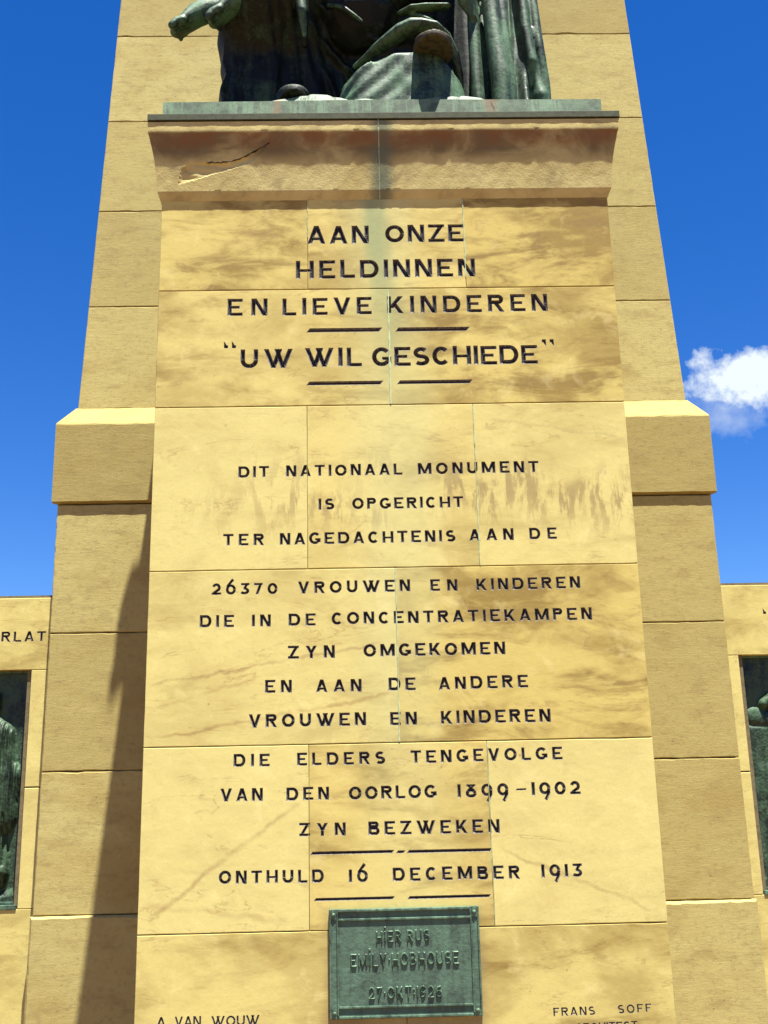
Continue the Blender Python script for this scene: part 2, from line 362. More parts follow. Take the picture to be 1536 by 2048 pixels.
def glyph(ch, w, xs=1.0, style=''):
    g = Gl(w); Wd = WD[ch] if ch not in 'Ii1.:' else w * (1.0 if ch != '1' else 1.05)
    Wd = Wd * (xs if ch not in 'Ii1.:' else 1); h = w / 2; wy = w * 0.86
    if ch == 'A':
        k = h * 1.08; g.diag(k, 0, Wd / 2, 1); g.diag(Wd - k, 0, Wd / 2, 1); g.rect(Wd * .22, .20, Wd * .78, .20 + wy * .85)
    elif ch in 'BPR':
        g.rect(0, 0, w, 1)
        mid = .50 if ch == 'B' else .44
        r = (1 - mid) / 2 ; x1 = Wd - (0.06 if ch == 'B' else .03)
        g.rib([(h, 1 - h)] + arc(x1 - r - 0, mid + r, r - h * 0 - 0.0 - h + h * .0, r - h * .5 - h * .5, 90, -90, 9) + [(h, mid + h * .0 + 0.0 + (1 - mid) / 2 - (r - h))])
        if ch == 'B':
            r = .5 / 2 + w * .22; g.rib([(h, 2 * r - h)] + arc(Wd - r, r, r - h, r - h, 90, -90, 9) + [(h, h)])
        if ch == 'R': g.diag(Wd * .52, .46, Wd - h * 1.1, 0)
    elif ch in 'CG':
        g.rib(arc(Wd / 2, .5, Wd / 2 - h, .5 - h, 42 if ch == 'C' else 40, 318 if ch == 'C' else 325, 22))
        if ch == 'G': g.rect(Wd * .52, .5 - wy * .9, Wd * .99, .5); g.rect(Wd * .99 - w * .95, .16, Wd * .99, .5 - .002)
    elif ch == 'D':
        r = .5; x1 = Wd - .44; g.rect(0, 0, w, 1); g.rib([(h, 1 - h), (x1 * .9, 1 - h)] + arc(x1, .5, .44 - h, .5 - h, 84, -84, 12) + [(x1 * .9, h), (h, h)])
    elif ch in 'EF':
        g.rect(0, 0, w, 1); g.rect(w * .5, 1 - wy, Wd, 1); g.rect(w * .5, .5 - wy * .45, Wd * .80, .5 + wy * .45)
        if ch == 'E': g.rect(w * .5, 0, Wd, wy)
    elif ch == 'H': g.rect(0, 0, w, 1); g.rect(Wd - w, 0, Wd, 1); g.rect(w * .5, .46 - wy * .42, Wd - w * .5, .46 + wy * .42)
    elif ch in 'Ii':
        g.rect(0, 0, w, 1)
        if ch == 'i': g.rect(-.01, 1.14, w + .01, 1.36)
    elif ch == 'K': g.rect(0, 0, w, 1); g.diag(w * .9, .30, Wd - h * 1.4, 1); g.diag(Wd * .42, .58, Wd - h * 1.2, 0)
    elif ch == 'L': g.rect(0, 0, w, 1); g.rect(w * .5, 0, Wd, wy)
    elif ch == 'M':
        g.rect(0, 0, w, 1); g.rect(Wd - w, 0, Wd, 1); g.diag(w * .62, 1, Wd / 2, .0 + .08); g.diag(Wd - w * .62, 1, Wd / 2, .08)
    elif ch == 'N': g.rect(0, 0, w, 1); g.rect(Wd - w, 0, Wd, 1); g.diag(w * .66, 1, Wd - w * .66, 0)
    elif ch in 'O0': g.rib(arc(Wd / 2, .5, Wd / 2 - h, .5 - h, 0, 360, 28))
    elif ch == 'S':
        r = .5 * (1 - w) / 2; rx = Wd / 2 - h
        g.rib(arc(Wd / 2, 1 - h - r, rx * .93, r, 38, 262, 12) + arc(Wd / 2, h + r, rx, r, 82, -142, 13))
    elif ch == 'T': g.rect(0, 1 - wy, Wd, 1); g.rect(Wd / 2 - h, 0, Wd / 2 + h, 1 - wy * .5)
    elif ch == 'U': g.rib([(h, 1), (h, .42)] + arc(Wd / 2, .42, Wd / 2 - h, .42 - h, 180, 360, 14)[1:] + [(Wd - h, 1)])
    elif ch == 'V': k = h * 1.08; g.diag(k, 1, Wd / 2, 0); g.diag(Wd - k, 1, Wd / 2, 0)
    elif ch == 'W':
        k = h * 1.06; a = Wd * .335
        g.diag(k, 1, a, 0); g.diag(Wd - k, 1, Wd - a, 0); g.diag(Wd * .56, 1, a, 0); g.diag(Wd * .44, 1, Wd - a, 0)
    elif ch == 'Y': g.diag(h * 1.3, 1, Wd / 2, .42); g.diag(Wd - h * 1.3, 1, Wd / 2, .42); g.rect(Wd / 2 - h, 0, Wd / 2 + h, .5)
    elif ch == 'Z': g.rect(0, 1 - wy, Wd, 1); g.rect(0, 0, Wd, wy); g.diag(w * .72, wy * .4, Wd - w * .72, 1 - wy * .4, .95)
    elif ch == '1': g.rect(0, 0, w * 1.05, 1)
    elif ch == '2':
        r = .29 - h * .2
        g.rib(arc(Wd / 2 - .01, 1 - r - h, Wd / 2 - h - .02, r, 165, -38, 12) + [(h * 1.3, wy * .7)]); g.rect(0, 0, Wd, wy)
    elif ch == '3':
        g.rect(.02, 1 - wy, Wd, 1); g.diag(Wd - w * .8, 1 - wy * .5, Wd * .42, .52, .9)
        g.rib([(Wd * .36, .60 - h * .6)] + arc(Wd * .42, .31, Wd * .58 - h, .31 - h, 75, -150, 13))
    elif ch == '6':
        g.rib(arc(Wd / 2, .46, Wd / 2 - h, .46 - h, 0, 360, 26)); g.rib([(h * 1.25, .55), (Wd * .20, .78), (Wd * .66, 1.30), (Wd * .72, 1.36)])
    elif ch == '9':
        g.rib(arc(Wd / 2, .54, Wd / 2 - h, .46 - h, 0, 360, 26)); g.rib([(Wd - h * 1.25, .48), (Wd * .84, .20), (Wd * .60, -.22), (Wd * .52, -.30)])
    elif ch == '7': g.rect(0, 1 - wy, Wd, 1); g.diag(Wd * .34, 0, Wd - w * .75, 1 - wy * .4)
    elif ch == '8':
        g.rib(arc(Wd / 2, .33, Wd / 2 - h, .33 - h, 0, 360, 24)); g.rect(Wd * .10, 1 - wy * .7, Wd * .90, 1)
        g.diag(Wd * .28, .58, Wd * .80, 1 - wy * .3, .72); g.diag(Wd * .72, .58, Wd * .20, 1 - wy * .3, .72)
    elif ch == '.': g.rect(0, .40, w, .40 + w)
    elif ch == ':': g.rect(0, .62, w, .62 + w * .9); g.rect(0, .28, w, .28 + w * .9)
    elif ch == 'b': g.rib(arc(Wd / 2, .33, Wd / 2 - h, .33 - h, 0, 360, 22)); g.rib([(h, .36), (h * 1.2, .60), (Wd * .36, .84), (Wd * .80, 1 - h)])
    elif ch == 'q': g.rib(arc(Wd / 2, .67, Wd / 2 - h, .33 - h, 0, 360, 22)); g.rib([(Wd - h, .64), (Wd - h * 1.2, .40), (Wd * .64, .16), (Wd * .20, h)])
    return g.p, Wd

def word(txt, x0, x1, z, h, w=.2, dz=0.0, xs=1.0):
    """place a word between x0 and x1; returns [(char, [polys in world x,z])]"""
    gl = [glyph(c, w, xs) for c in txt]; tot = sum(g[1] for g in gl) * h
    gap = (x1 - x0 - tot) / max(1, len(txt) - 1); k = 1.0
    if gap < .10 * h and len(txt) > 1:
        k = (x1 - x0 - .10 * h * (len(txt) - 1)) / tot; gap = .10 * h
    if len(txt) == 1: k = (x1 - x0) / tot
    out = []; x = x0; rr = random.Random(txt + str(z))
    for c, (ps, wd) in zip(txt, gl):
        jz = rr.uniform(-.012, .012) * h; jx = rr.uniform(-.010, .010) * h; sc = 1 + rr.uniform(-.012, .012)
        zz = z + dz * ((x - x0) / max(1e-6, x1 - x0) - .5) + jz
        out.append((c, [[(x + jx + px * k * h, zz + pz * h * sc) for px, pz in p] for p in ps])); x += wd * k * h + gap
    return out

# ---- outline of a glyph (union of its pieces) and its cut or raised surface
def area(p): return sum(p[i][0] * p[(i + 1) % len(p)][1] - p[(i + 1) % len(p)][0] * p[i][1] for i in range(len(p))) / 2
def cdt(polys, extra_pts=(), eps=1e-6):
    vs, fs, es = [], [], []
    for p in polys:
        if area(p) < 0: p = p[::-1]
        b = len(vs); vs += [Vector(q) for q in p]; fs.append(list(range(b, b + len(p))))
    vs += [Vector(q) for q in extra_pts]
    return delaunay_2d_cdt(vs, es, fs, 0, eps)
def union_edges(polys):
    V, E_, Fc, ov, oe, of = cdt(polys)
    cnt = {}
    for f, src in zip(Fc, of):
        if not src: continue
        for i in range(len(f)):
            a, b = f[i], f[(i + 1) % len(f)]; cnt.setdefault((min(a, b), max(a, b)), []).append((a, b))
    return [(tuple(V[e[0][0]]), tuple(V[e[0][1]])) for e in cnt.values() if len(e) == 1]
def seg_d(px, pz, A, B):
    d = B - A; l2 = (d ** 2).sum(1) + 1e-16
    t = np.clip(((px - A[:, 0]) * d[:, 0] + (pz - A[:, 1]) * d[:, 1]) / l2, 0, 1)
    return np.sqrt(((px - A[:, 0] - t * d[:, 0]) ** 2 + (pz - A[:, 1] - t * d[:, 1]) ** 2).min())
def inner(poly, t):
    """poly shrunk towards its long axis"""
    c = (sum(p[0] for p in poly) / 4, sum(p[1] for p in poly) / 4)
    a = ((poly[0][0] + poly[3][0]) / 2, (poly[0][1] + poly[3][1]) / 2); b = ((poly[1][0] + poly[2][0]) / 2, (poly[1][1] + poly[2][1]) / 2)
    e = ((poly[0][0] + poly[1][0]) / 2, (poly[0][1] + poly[1][1]) / 2); f = ((poly[3][0] + poly[2][0]) / 2, (poly[3][1] + poly[2][1]) / 2)
    if math.dist(a, b) < math.dist(e, f): a, b, e, f = e, f, a, b
    return [(a[0] + (b[0] - a[0]) * u, a[1] + (b[1] - a[1]) * u) for u in (0.04, .25, .5, .75, .96)], math.dist(e, f)
def in_poly(x, z, P):
    c = False
    for i in range(len(P)):
        a, b = P[i], P[i - 1]
        if (a[1] > z) != (b[1] > z) and x < (b[0] - a[0]) * (z - a[1]) / (b[1] - a[1]) + a[0]: c = not c
    return c
def letter_surface(polys, depth, w, plane, sign=1.0, slope=1.35):
    """plane(x, z, d) -> 3D; d>0 goes into the stone"""
    ue = union_edges(polys); A = np.array([e[0] for e in ue]); B = np.array([e[1] for e in ue])
    allp = [q for p in polys for q in p]
    X0, X1 = min(q[0] for q in allp), max(q[0] for q in allp); Z0, Z1 = min(q[1] for q in allp), max(q[1] for q in allp)
    g = w * .27; extra = []
    nx, nz_ = int((X1 - X0) / g) + 1, int((Z1 - Z0) / (g * .87)) + 1
    for j in range(nz_ + 1):
        for i in range(nx + 1):
            q = (X0 + (i + .5 * (j % 2)) * g, Z0 + j * g * .87)
            if any(in_poly(q[0], q[1], p) for p in polys) and seg_d(q[0], q[1], A, B) > w * .13: extra.append(q)
    for p in polys:      # exact valley line of long straight strokes
        pts, wd = inner(p, .3)
        if math.dist(pts[0], pts[-1]) > wd * 1.3:
            for u in range(13):
                q = (pts[0][0] + (pts[-1][0] - pts[0][0]) * u / 12, pts[0][1] + (pts[-1][1] - pts[0][1]) * u / 12)
                if seg_d(q[0], q[1], A, B) > w * .3: extra.append(q)
    V, E_, Fc, ov, oe, of = cdt(polys, extra)
    vs = []
    for v in V:
        d = seg_d(v[0], v[1], A, B); vs.append((v[0], v[1], min(depth, d * slope) * sign))
    fs = [f for f, s in zip(Fc, of) if s]
    mi = [0 if sum(abs(vs[i][2]) for i in f) / len(f) > depth * .62 else 1 for f in fs]
    used = sorted({i for f in fs for i in f}); mp = {j: i for i, j in enumerate(used)}
    verts = [plane(*vs[j]) for j in used]; fs = [tuple(mp[i] for i in f) for f in fs]
    return verts, fs, mi
def orient(verts, fs, ref=Vector((0, -1, 0))):
    out = []
    for f in fs:
        a, b, c = (Vector(verts[i]) for i in f[:3])
        out.append(f if (b - a).cross(c - a).dot(ref) > 0 else f[::-1])
    return out

# ------------------------------------------------------------------ stones
def stone(parent, quad_xz, yf, depth, mat, letters=(), bev=0.003, gap=0.0015, jit=0.0006, step=0.07, brown=0.3, tone=None, name='stone', vj=1.0):
    """block whose front outline is a quad in x,z (ccw from lower left); yf(x,z) gives the front plane"""
    rr = random.Random(str(quad_xz)); pts = []
    c = (sum(p[0] for p in quad_xz) / 4, sum(p[1] for p in quad_xz) / 4)
    def shr(p, g):  # move a corner inwards
        gx = g * vj
        return (p[0] + (gx if p[0] < c[0] else -gx), p[1] + (g if p[1] < c[1] else -g))
    Q0 = [shr(p, gap) for p in quad_xz]; Q1 = [shr(p, gap + bev) for p in quad_xz]
    ring0, ring1 = [], []
    for i in range(4):
        a0, b0, a1, b1 = Q0[i], Q0[(i + 1) % 4], Q1[i], Q1[(i + 1) % 4]
        n = max(1, int(math.dist(a0, b0) / step)); hor = i in (0, 2)
        for j in range(n):
            u = j / n; q = rr.gauss(0, jit) if j else 0; q = max(-bev * .8, min(bev * 2, q * (3 if rr.random() < .06 else 1)))
            dirx, dirz = (0, (1 if i == 0 else -1) * q) if hor else ((-1 if i == 1 else 1) * q, 0)
            ring0.append((a0[0] + (b0[0] - a0[0]) * u + dirx * .3, a0[1] + (b0[1] - a0[1]) * u + dirz * .3))
            ring1.append((a1[0] + (b1[0] - a1[0]) * u + dirx, a1[1] + (b1[1] - a1[1]) * u + dirz))
    n = len(ring0)
    verts = [(x, yf(x, z) + bev, z) for x, z in ring0]            # outer edge of the chamfer
    verts += [(x, yf(x, z) + depth, z) for x, z in ring0]          # back
    fs = []
    for i in range(n):
        j = (i + 1) % n; fs.append((i, n + i, n + j, j))
    # front by constrained triangulation, letter shapes left open
    polys = [ring1]; flat = [p for l in letters for p in l]
    V, E_, Fc, ov, oe, of = cdt(polys + flat)
    base = len(verts); verts += [(v[0], yf(v[0], v[1]), v[1]) for v in V]
    ffs = [tuple(base + i for i in f) for f, s in zip(Fc, of) if s == [0] or list(s) == [0]]
    # chamfer strips: connect ring0 to nearest CDT vertices of ring1
    idx = {}
    for k_, srcs in enumerate(ov):
        for s_ in srcs:
            if s_ < n: idx[s_] = base + k_
    for i in range(n):
        j = (i + 1) % n; fs.append((i, j, idx.get(j, base), idx.get(i, base)))
    fs += ffs
    fs = [f for f in fs if len(set(f)) == len(f)]
    o = mesh_obj(name, verts, fs, mat, parent)
    fix_out(o)
    o['tone'] = rr.random() if tone is None else tone; o['brown'] = brown
    return o
def fix_out(o):
    me = o.data; b = bmesh.new(); b.from_mesh(me)
    c = sum((v.co for v in b.verts), Vector()) / len(b.verts)
    ymax = max(v.co.y for v in b.verts); ymin = min(v.co.y for v in b.verts)
    c.y = (ymax + ymin) / 2
    for f in b.faces:
        nrm = f.normal; d = f.calc_center_median() - c
        if abs(nrm.y) > .6:
            if nrm.y > 0: f.normal_flip()
        elif nrm.dot(Vector((d.x, 0, d.z))) < 0 and not (abs(nrm.x) < .01 and abs(nrm.z) < .01):
            # side faces: decide with the dominant axis
            f.normal_flip()
    b.to_mesh(me); b.free()
def box(name, x0, x1, y0, y1, z0, z1, mat, parent=None, bev=0.0):
    b = bmesh.new(); bmesh.ops.create_cube(b, size=1)
    for v in b.verts: v.co = Vector((x0 if v.co.x < 0 else x1, y0 if v.co.y < 0 else y1, z0 if v.co.z < 0 else z1))
    if bev: bmesh.ops.bevel(b, geom=b.edges[:], offset=bev, segments=2, affect='EDGES', profile=.6)
    me = bpy.data.meshes.new(name); b.to_mesh(me); b.free(); me.materials.append(mat)
    o = bpy.data.objects.new(name, me); COL.objects.link(o)
    if parent: o.parent = parent; me.transform(Matrix.Translation(-Vector(parent.location)))
    return o

# ------------------------------------------------------------------ pedestal inscription (x from, x to, baseline z, cap height)
WORDS = [
 ('AAN', -.352, -.078, 4.068, .0889, 0), ('ONZE', -.007, .343, 4.072, .0866, .002), ('HELDINNEN', -.402, .388, 3.900, .0886, .002),
 ('EN', -.699, -.526, 3.725, .0819, 0), ('LIEVE', -.461, -.072, 3.725, .0821, .001), ('KINDEREN', -.005, .698, 3.730, .0824, .003),
 ('UW', -.640, -.415, 3.481, .088, .001), ('WIL', -.364, -.119, 3.483, .088, -.001), ('GESCHIEDE', -.075, .640, 3.483, .0883, .003),
 ('DIT', -.643, -.515, 2.990, .0503, 0), ('NATIONAAL', -.444, .042, 2.992, .0504, .002), ('MONUMENT', .107, .615, 2.993, .0517, .001),
 ('IS', -.310, -.244, 2.846, .0496, 0), ('OPGERICHT', -.170, .292, 2.846, .0496, 0),
 ('TER', -.702, -.534, 2.699, .0508, -.001), ('NAGEDACHTENIS', -.470, .254, 2.700, .0509, .002), ('AAN', .310, .494, 2.703, .0511, .001), ('DE', .559, .673, 2.705, .049, .001),
 ('26370', -.745, -.478, 2.495, .0475, -.001), ('VROUWEN', -.396, .061, 2.495, .0507, .002), ('EN', .143, .254, 2.495, .0498, 0), ('KINDEREN', .330, .756, 2.496, .0499, .003),
 ('DIE', -.791, -.653, 2.363, .0508, 0), ('IN', -.581, -.505, 2.362, .0509, 0), ('DE', -.434, -.325, 2.363, .0509, 0), ('CONCENTRATIEKAMPEN', -.260, .795, 2.365, .0511, .001),
 ('ZYN', -.436, -.248, 2.230, .0522, 0), ('OMGEKOMEN', -.134, .436, 2.232, .0523, 0),
 ('EN', -.527, -.420, 2.097, .0513, -.001), ('AAN', -.325, -.143, 2.095, .0514, -.001), ('DE', -.037, .071, 2.096, .0515, 0), ('ANDERE', .163, .520, 2.097, .0515, .002),
 ('VROUWEN', -.590, -.128, 1.962, .0525, 0), ('EN', -.034, .073, 1.960, .0526, 0), ('KINDEREN', .167, .602, 1.961, .0527, 0),
 ('DIE', -.647, -.507, 1.813, .0496, -.001), ('ELDERS', -.401, -.056, 1.812, .0497, -.001), ('TENGEVOLGE', .043, .639, 1.814, .0498, .003),
 ('VAN', -.697, -.532, 1.683, .0497, 0), ('DEN', -.442, -.276, 1.682, .0498, 0), ('OORLOG', -.200, .141, 1.680, .0508, 0), ('1899', .222, .421, 1.678, .0515, 0), ('1902', .511, .702, 1.681, .0515, .003),
 ('ZYN', -.392, -.214, 1.547, .0499, -.002), ('BEZWEKEN', -.127, .379, 1.545, .0519, -.002),
 ('ONTHULD', -.698, -.299, 1.379, .0488, -.003), ('16', -.204, -.131, 1.375, .0489, 0), ('DECEMBER', -.037, .448, 1.375, .0499, -.002), ('1913', .531, .687, 1.376, .0491, .001),
 ('A', -.917, -.884, .886, .0356, 0), ('VAN', -.851, -.754, .886, .0356, 0), ('WOUW', -.717, -.539, .884, .0356, -.001),
 ('FRANS', .546, .701, .888, .0300, .002), ('SOFF', .786, .912, .892, .0300, .003), ('ARCHITECT', .625, .856, .834, .0289, .003)]
BARS = [(-.350, -.035, 3.653, .020), (.035, .345, 3.652, .020), (-.352, -.035, 3.407, .018), (.036, .347, 3.407, .018),
        (-.346, -.033, 1.485, .0125), (-.019, .010, 1.483, .0110), (.023, .342, 1.483, .0125), (-.334, -.035, 1.317, .0115), (.021, .330, 1.316, .0115)]
letters = []   # (name, polys, depth, stroke)
for t, x0, x1, z, h, dz in WORDS:
    w = .222 if h > .07 else (.245 if h > .04 else .20)
    for c, ps in word(t, x0, x1, z, h, w, dz): letters.append(('letter', ps, min(.0085, w * h * .62), w * h))
for x0, x1, z, t in BARS:
    s = t * .75; letters.append(('rule', [[(x0 - s / 2, z - t / 2), (x1 - s / 2, z - t / 2), (x1 + s / 2, z + t / 2), (x0 + s / 2, z + t / 2)]], t * .55, t))
letters.append(('dash', [[(.450, 1.701), (.489, 1.702), (.491, 1.7095), (.452, 1.7085)]], .004, .008))
def quote(x, z, flip, k=1.0):
    s = -1 if flip else 1; out = []
    for d in (0, .034 * k):
        px = x + d
        out.append(('quotation_mark', [[(px - .008 * k, z - s * .008 * k), (px + .010 * k, z - s * .008 * k), (px + .010 * k, z + s * .007 * k), (px - .008 * k, z + s * .007 * k)],
                    [(px + (-.008 if s > 0 else .010) * k, z + s * .005 * k), (px + (.003 if s > 0 else -.001) * k, z + s * .007 * k), (px + (-.001 if s > 0 else .003) * k, z + s * .016 * k), (px + (-.009 if s > 0 else .011) * k, z + s * .026 * k)]], .006, .012))
    return out
letters += quote(-.704, 3.582, False) + quote(.670, 3.590, True)

ped = empty('pedestal', (0, 0, 0), 'inscribed sandstone pedestal with black cut lettering, in front of the tapering obelisk', 'pedestal')
flat0 = lambda x, z: 0.0
ZC = [4.300, 3.848, 3.306, 2.597, 1.894, 1.206, .55, .12]
JN = [(-.350, .345), (0.0,), (-.356, .350), (.002,), (-.355, .344), (.003,), (-.35, .35)]
# how warm / how stained each block is, read off the photograph
STY = [[(.45, .75), (.5, .55), (.25, 1.0)], [(.6, .40), (.35, .70)], [(.95, .06), (.6, .22), (.8, .14)], [(.85, .16), (.2, .80)],
       [(1.0, .06), (.35, .40), (.95, .06)], [(.7, .35), (.75, .5)], [(.5, .4), (.5, .4), (.5, .4)]]
for r in range(7):
    xs = [-1.0] + list(JN[r]) + [1.0]
    for i in range(len(xs) - 1):
        q = [(xs[i], ZC[r + 1]), (xs[i + 1], ZC[r + 1]), (xs[i + 1], ZC[r]), (xs[i], ZC[r])]
        zt = ZC[r]; ls = []
        for _, ps, d, w in letters:
            X = [p[0] for pp in ps for p in pp]; Z = [p[1] for pp in ps for p in pp]
            if max(X) > xs[i] and min(X) < xs[i + 1] and max(Z) > ZC[r + 1] and min(Z) < ZC[r]: ls.append(ps)
        tn, br = STY[r][i]
        stone(ped, q, flat0, .18, M_RUB, ls, bev=.0028, gap=.0012, jit=.0005, tone=tn, brown=br, name='stone', vj=.5)
for nm, ps, d, w in letters:
    v, f, mi = letter_surface(ps, d, w, lambda x, z, dd: (x, dd, z))
    mesh_obj(nm, v, orient(v, f), [M_PAINT, M_ARRIS], ped, midx=mi)
box('core', -.985, .985, .0105, 1.0, 0, 4.64, M_CORE, ped)
# side faces of the pedestal
for sx in (-1, 1):
    for r in range(7):
        x0, x1 = (-.9995, -.97) if sx < 0 else (.97, .9995)
        o = box('return_stone', x0, x1, .1835, .999, ZC[r + 1] + .002, ZC[r] - .002, M_RUB, ped); o['tone'] = .4; o['brown'] = .4
# pale lime bleeding out of two vertical joints
def joint_strip(x, z0, z1, w, ph=0.0):
    rr = random.Random(x + ph); n = 26; v = []; f = []
    for i in range(n + 1):
        z = z0 + (z1 - z0) * i / n; ww = w * (0.5 + rr.random() * .9); o = rr.gauss(0, .0006)
        v += [(x - ww / 2 + o, -.0002, z), (x - ww * .2 + o, -.0022, z), (x + ww * .2 + o, -.0022, z), (x + ww / 2 + o, -.0002, z)]
    for i in range(n):
        for k_ in range(3): a = i * 4 + k_; f.append((a, a + 1, a + 5, a + 4))
    o = mesh_obj('mortar_joint', v, orient(v, f), M_GREENJOINT, ped, smooth=True)
joint_strip(0.0, 3.310, 3.845, .0075); joint_strip(.345, 3.90, 4.295, .0055); joint_strip(.350, 2.60, 3.30, .0045)
joint_strip(.002, 1.898, 2.594, .0050); joint_strip(-.350, 4.1, 4.295, .003); joint_strip(.344, 1.21, 1.89, .0026)

# ---- cornice: profile swept round three sides, finely divided so that the spalled patch is real relief
PROF = [(.000, 4.286), (.003, 4.292), (.0160, 4.320), (.0180, 4.326), (.0185, 4.332), (.0200, 4.35), (.0225, 4.38), (.0265, 4.42), (.0300, 4.452), (.0335, 4.475), (.0375, 4.497), (.0430, 4.525), (.0495, 4.552), (.0550, 4.580), (.0590, 4.594), (.0612, 4.598), (.0620, 4.604), (.0630, 4.650)]
FL = [(-.925, 4.362), (-.912, 4.430), (-.885, 4.452), (-.862, 4.462), (-.78, 4.463), (-.699, 4.462), (-.655, 4.476), (-.609, 4.498), (-.560, 4.522), (-.519, 4.549), (-.560, 4.500), (-.605, 4.462), (-.680, 4.432), (-.765, 4.410), (-.850, 4.380)]
FA = np.array(FL); FB = np.roll(FA, -1, 0)
def cornice_half(x0, x1, nm, dz0, dz1):
    zs = np.concatenate([np.linspace(PROF[i][1], PROF[i + 1][1], max(2, int((PROF[i + 1][1] - PROF[i][1]) / .005) + 1))[:-1] for i in range(len(PROF) - 1)] + [[PROF[-1][1]]])
    of = np.interp(zs, [p[1] for p in PROF], [p[0] for p in PROF])
    nx = 170; v = []; f = []; rr = random.Random(nm)
    left = x0 < -.5; chips = [(rr.uniform(x0, x1), rr.choice([4.324, 4.601]), rr.uniform(.006, .012)) for _ in range(5)]
    nzv = len(zs)
    def dent(x, z):
        d = 0
        if in_poly(x, z, FL):
            e = seg_d(x, z, FA, FB); d = min(.0075, e * .7) * (0.75 + .35 * math.sin(x * 47 + z * 90) * math.sin(x * 23 - z * 61)); d = max(d, .003)
        for cx, cz, r in chips:
            q = math.hypot((x - cx) * .6, (z - cz) * 1.4) / r
            if q < 1: d = max(d, .003 * (1 - q * q))
        return d + .0003 * math.sin(x * 31 + z * 17) + .0002 * math.sin(x * 83 - z * 57)
    for i in range(nx + 1):
        for z, o in zip(zs, of):
            a, b = x0, x1
            if x0 < -.5: a = -1 - o
            if x1 > .5: b = 1 + o
            x = a + (b - a) * i / nx
            v.append((x, -o + dent(x, z), z + (dz0 + (dz1 - dz0) * i / nx)))
    for i in range(nx):
        for j in range(nzv - 1):
            a = i * nzv + j; f.append((a, a + nzv, a + nzv + 1, a + 1))
    # return along the side, joint face in the middle, top
    side = 0 if x0 < -.5 else nx
    b0 = len(v)
    for z, o in zip(zs, of): v.append(((-1 - o) if side == 0 else (1 + o), .999, z))
    for j in range(nzv - 1): a = side * nzv + j; f.append((a, b0 + j, b0 + j + 1, a + 1))
    b1 = len(v); jn = nx if side == 0 else 0; xj = x1 if side == 0 else x0
    for z, o in zip(zs, of): v.append((xj, .2, z))
    for j in range(nzv - 1): a = jn * nzv + j; f.append((a, b1 + j, b1 + j + 1, a + 1))
    f.append((jn * nzv + nzv - 1, side * nzv + nzv - 1, b0 + nzv - 1, b1 + nzv - 1)); f.append((jn * nzv, side * nzv, b0, b1))
    o = mesh_obj('cornice_stone', v, f, M_CORN, ped, smooth=False); fix_normals(o.data); o['tone'] = rr.random(); o['brown'] = .5
    return o
cornice_half(-1.0, -.0275, 'l', 0, -.000); cornice_half(-.0235, 1.0, 'r', 0, 0)
# crack through the spall
def crack(pts, w, y, parent, name='crack'):
    v = []; f = []; rr = random.Random(1)
    for i, p in enumerate(pts):
        yy = y(p[0], p[1]); ww = w * (.4 + rr.random()) * (.4 if i in (0, len(pts) - 1) else 1)
        v += [(p[0], yy - .0012, p[1] - ww / 2), (p[0], yy - .0012, p[1] + ww / 2)]
    for i in range(len(pts) - 1): f.append((2 * i, 2 * i + 2, 2 * i + 3, 2 * i + 1))
    return mesh_obj(name, v, orient(v, f), M_CRACK, parent)
cp = []; rr = random.Random(5)
for i in range(24):
    u = i / 23; x = -.80 + u * .285; z = float(np.interp(x, [-.86, -.70, -.655, -.609, -.56, -.515], [4.462, 4.462, 4.476, 4.498, 4.522, 4.551])) + rr.gauss(0, .0018); cp.append((x, z))
crack(cp, .0065, lambda x, z: -float(np.interp(z, [p[1] for p in PROF], [p[0] for p in PROF])) , ped)
# copper capping in two strips, the left one sagging a touch
for x0, x1, s in ((-1.064, -.0262, .004), (-.0245, 1.070, 0)):
    b = box('metal_capping', x0, x1, -.0690, 1.0, 4.6560, 4.688, M_CAPPING, ped, bev=.002)
    for v in b.data.vertices:
        if v.co.x < 0 and v.co.z < 4.67: v.co.z -= 0
v = []; f = []
for i, (o_, z_) in enumerate(PROF): v += [(-.0277, -o_ + .0015, z_), (-.0233, -o_ + .0015, z_), (-.0277, .1, z_), (-.0233, .1, z_)]
for i in range(len(PROF) - 1): a = i * 4; f.append((a, a + 1, a + 5, a + 4))
mesh_obj('joint_lead', v, orient(v, f), M_GREENJOINT, ped)

# ------------------------------------------------------------------ obelisk
obl = empty('obelisk', (0, 2.7, 0), 'tall tapering sandstone obelisk rising behind the inscribed pedestal', 'obelisk')
BT = .038
def ysh(x, z): return 1.10 + BT * (z - 3.72)
def xsh(z): return 1.612 - BT * (z - 3.72)
zs = [3.722]
dzs = [.598, .592, .590, .590] + [.59] * 6
for d in dzs: zs.append(zs[-1] + d)
for i in range(len(zs) - 1):
    z0, z1 = zs[i], zs[i + 1]; xs = [None, (-.55 if i % 2 else .4), None] if i % 2 else [None, -.5, .5, None]
    ex = [( -xsh(z0), -xsh(z1))] + [(q, q) for q in xs[1:-1]] + [(xsh(z0), xsh(z1))]
    for j in range(len(ex) - 1):
        stone(obl, [(ex[j][0], z0), (ex[j + 1][0], z0), (ex[j + 1][1], z1), (ex[j][1], z1)], ysh, .45, M_TOOL, bev=.0035, gap=.0018, jit=.0014, step=.05, brown=.3, name='stone')
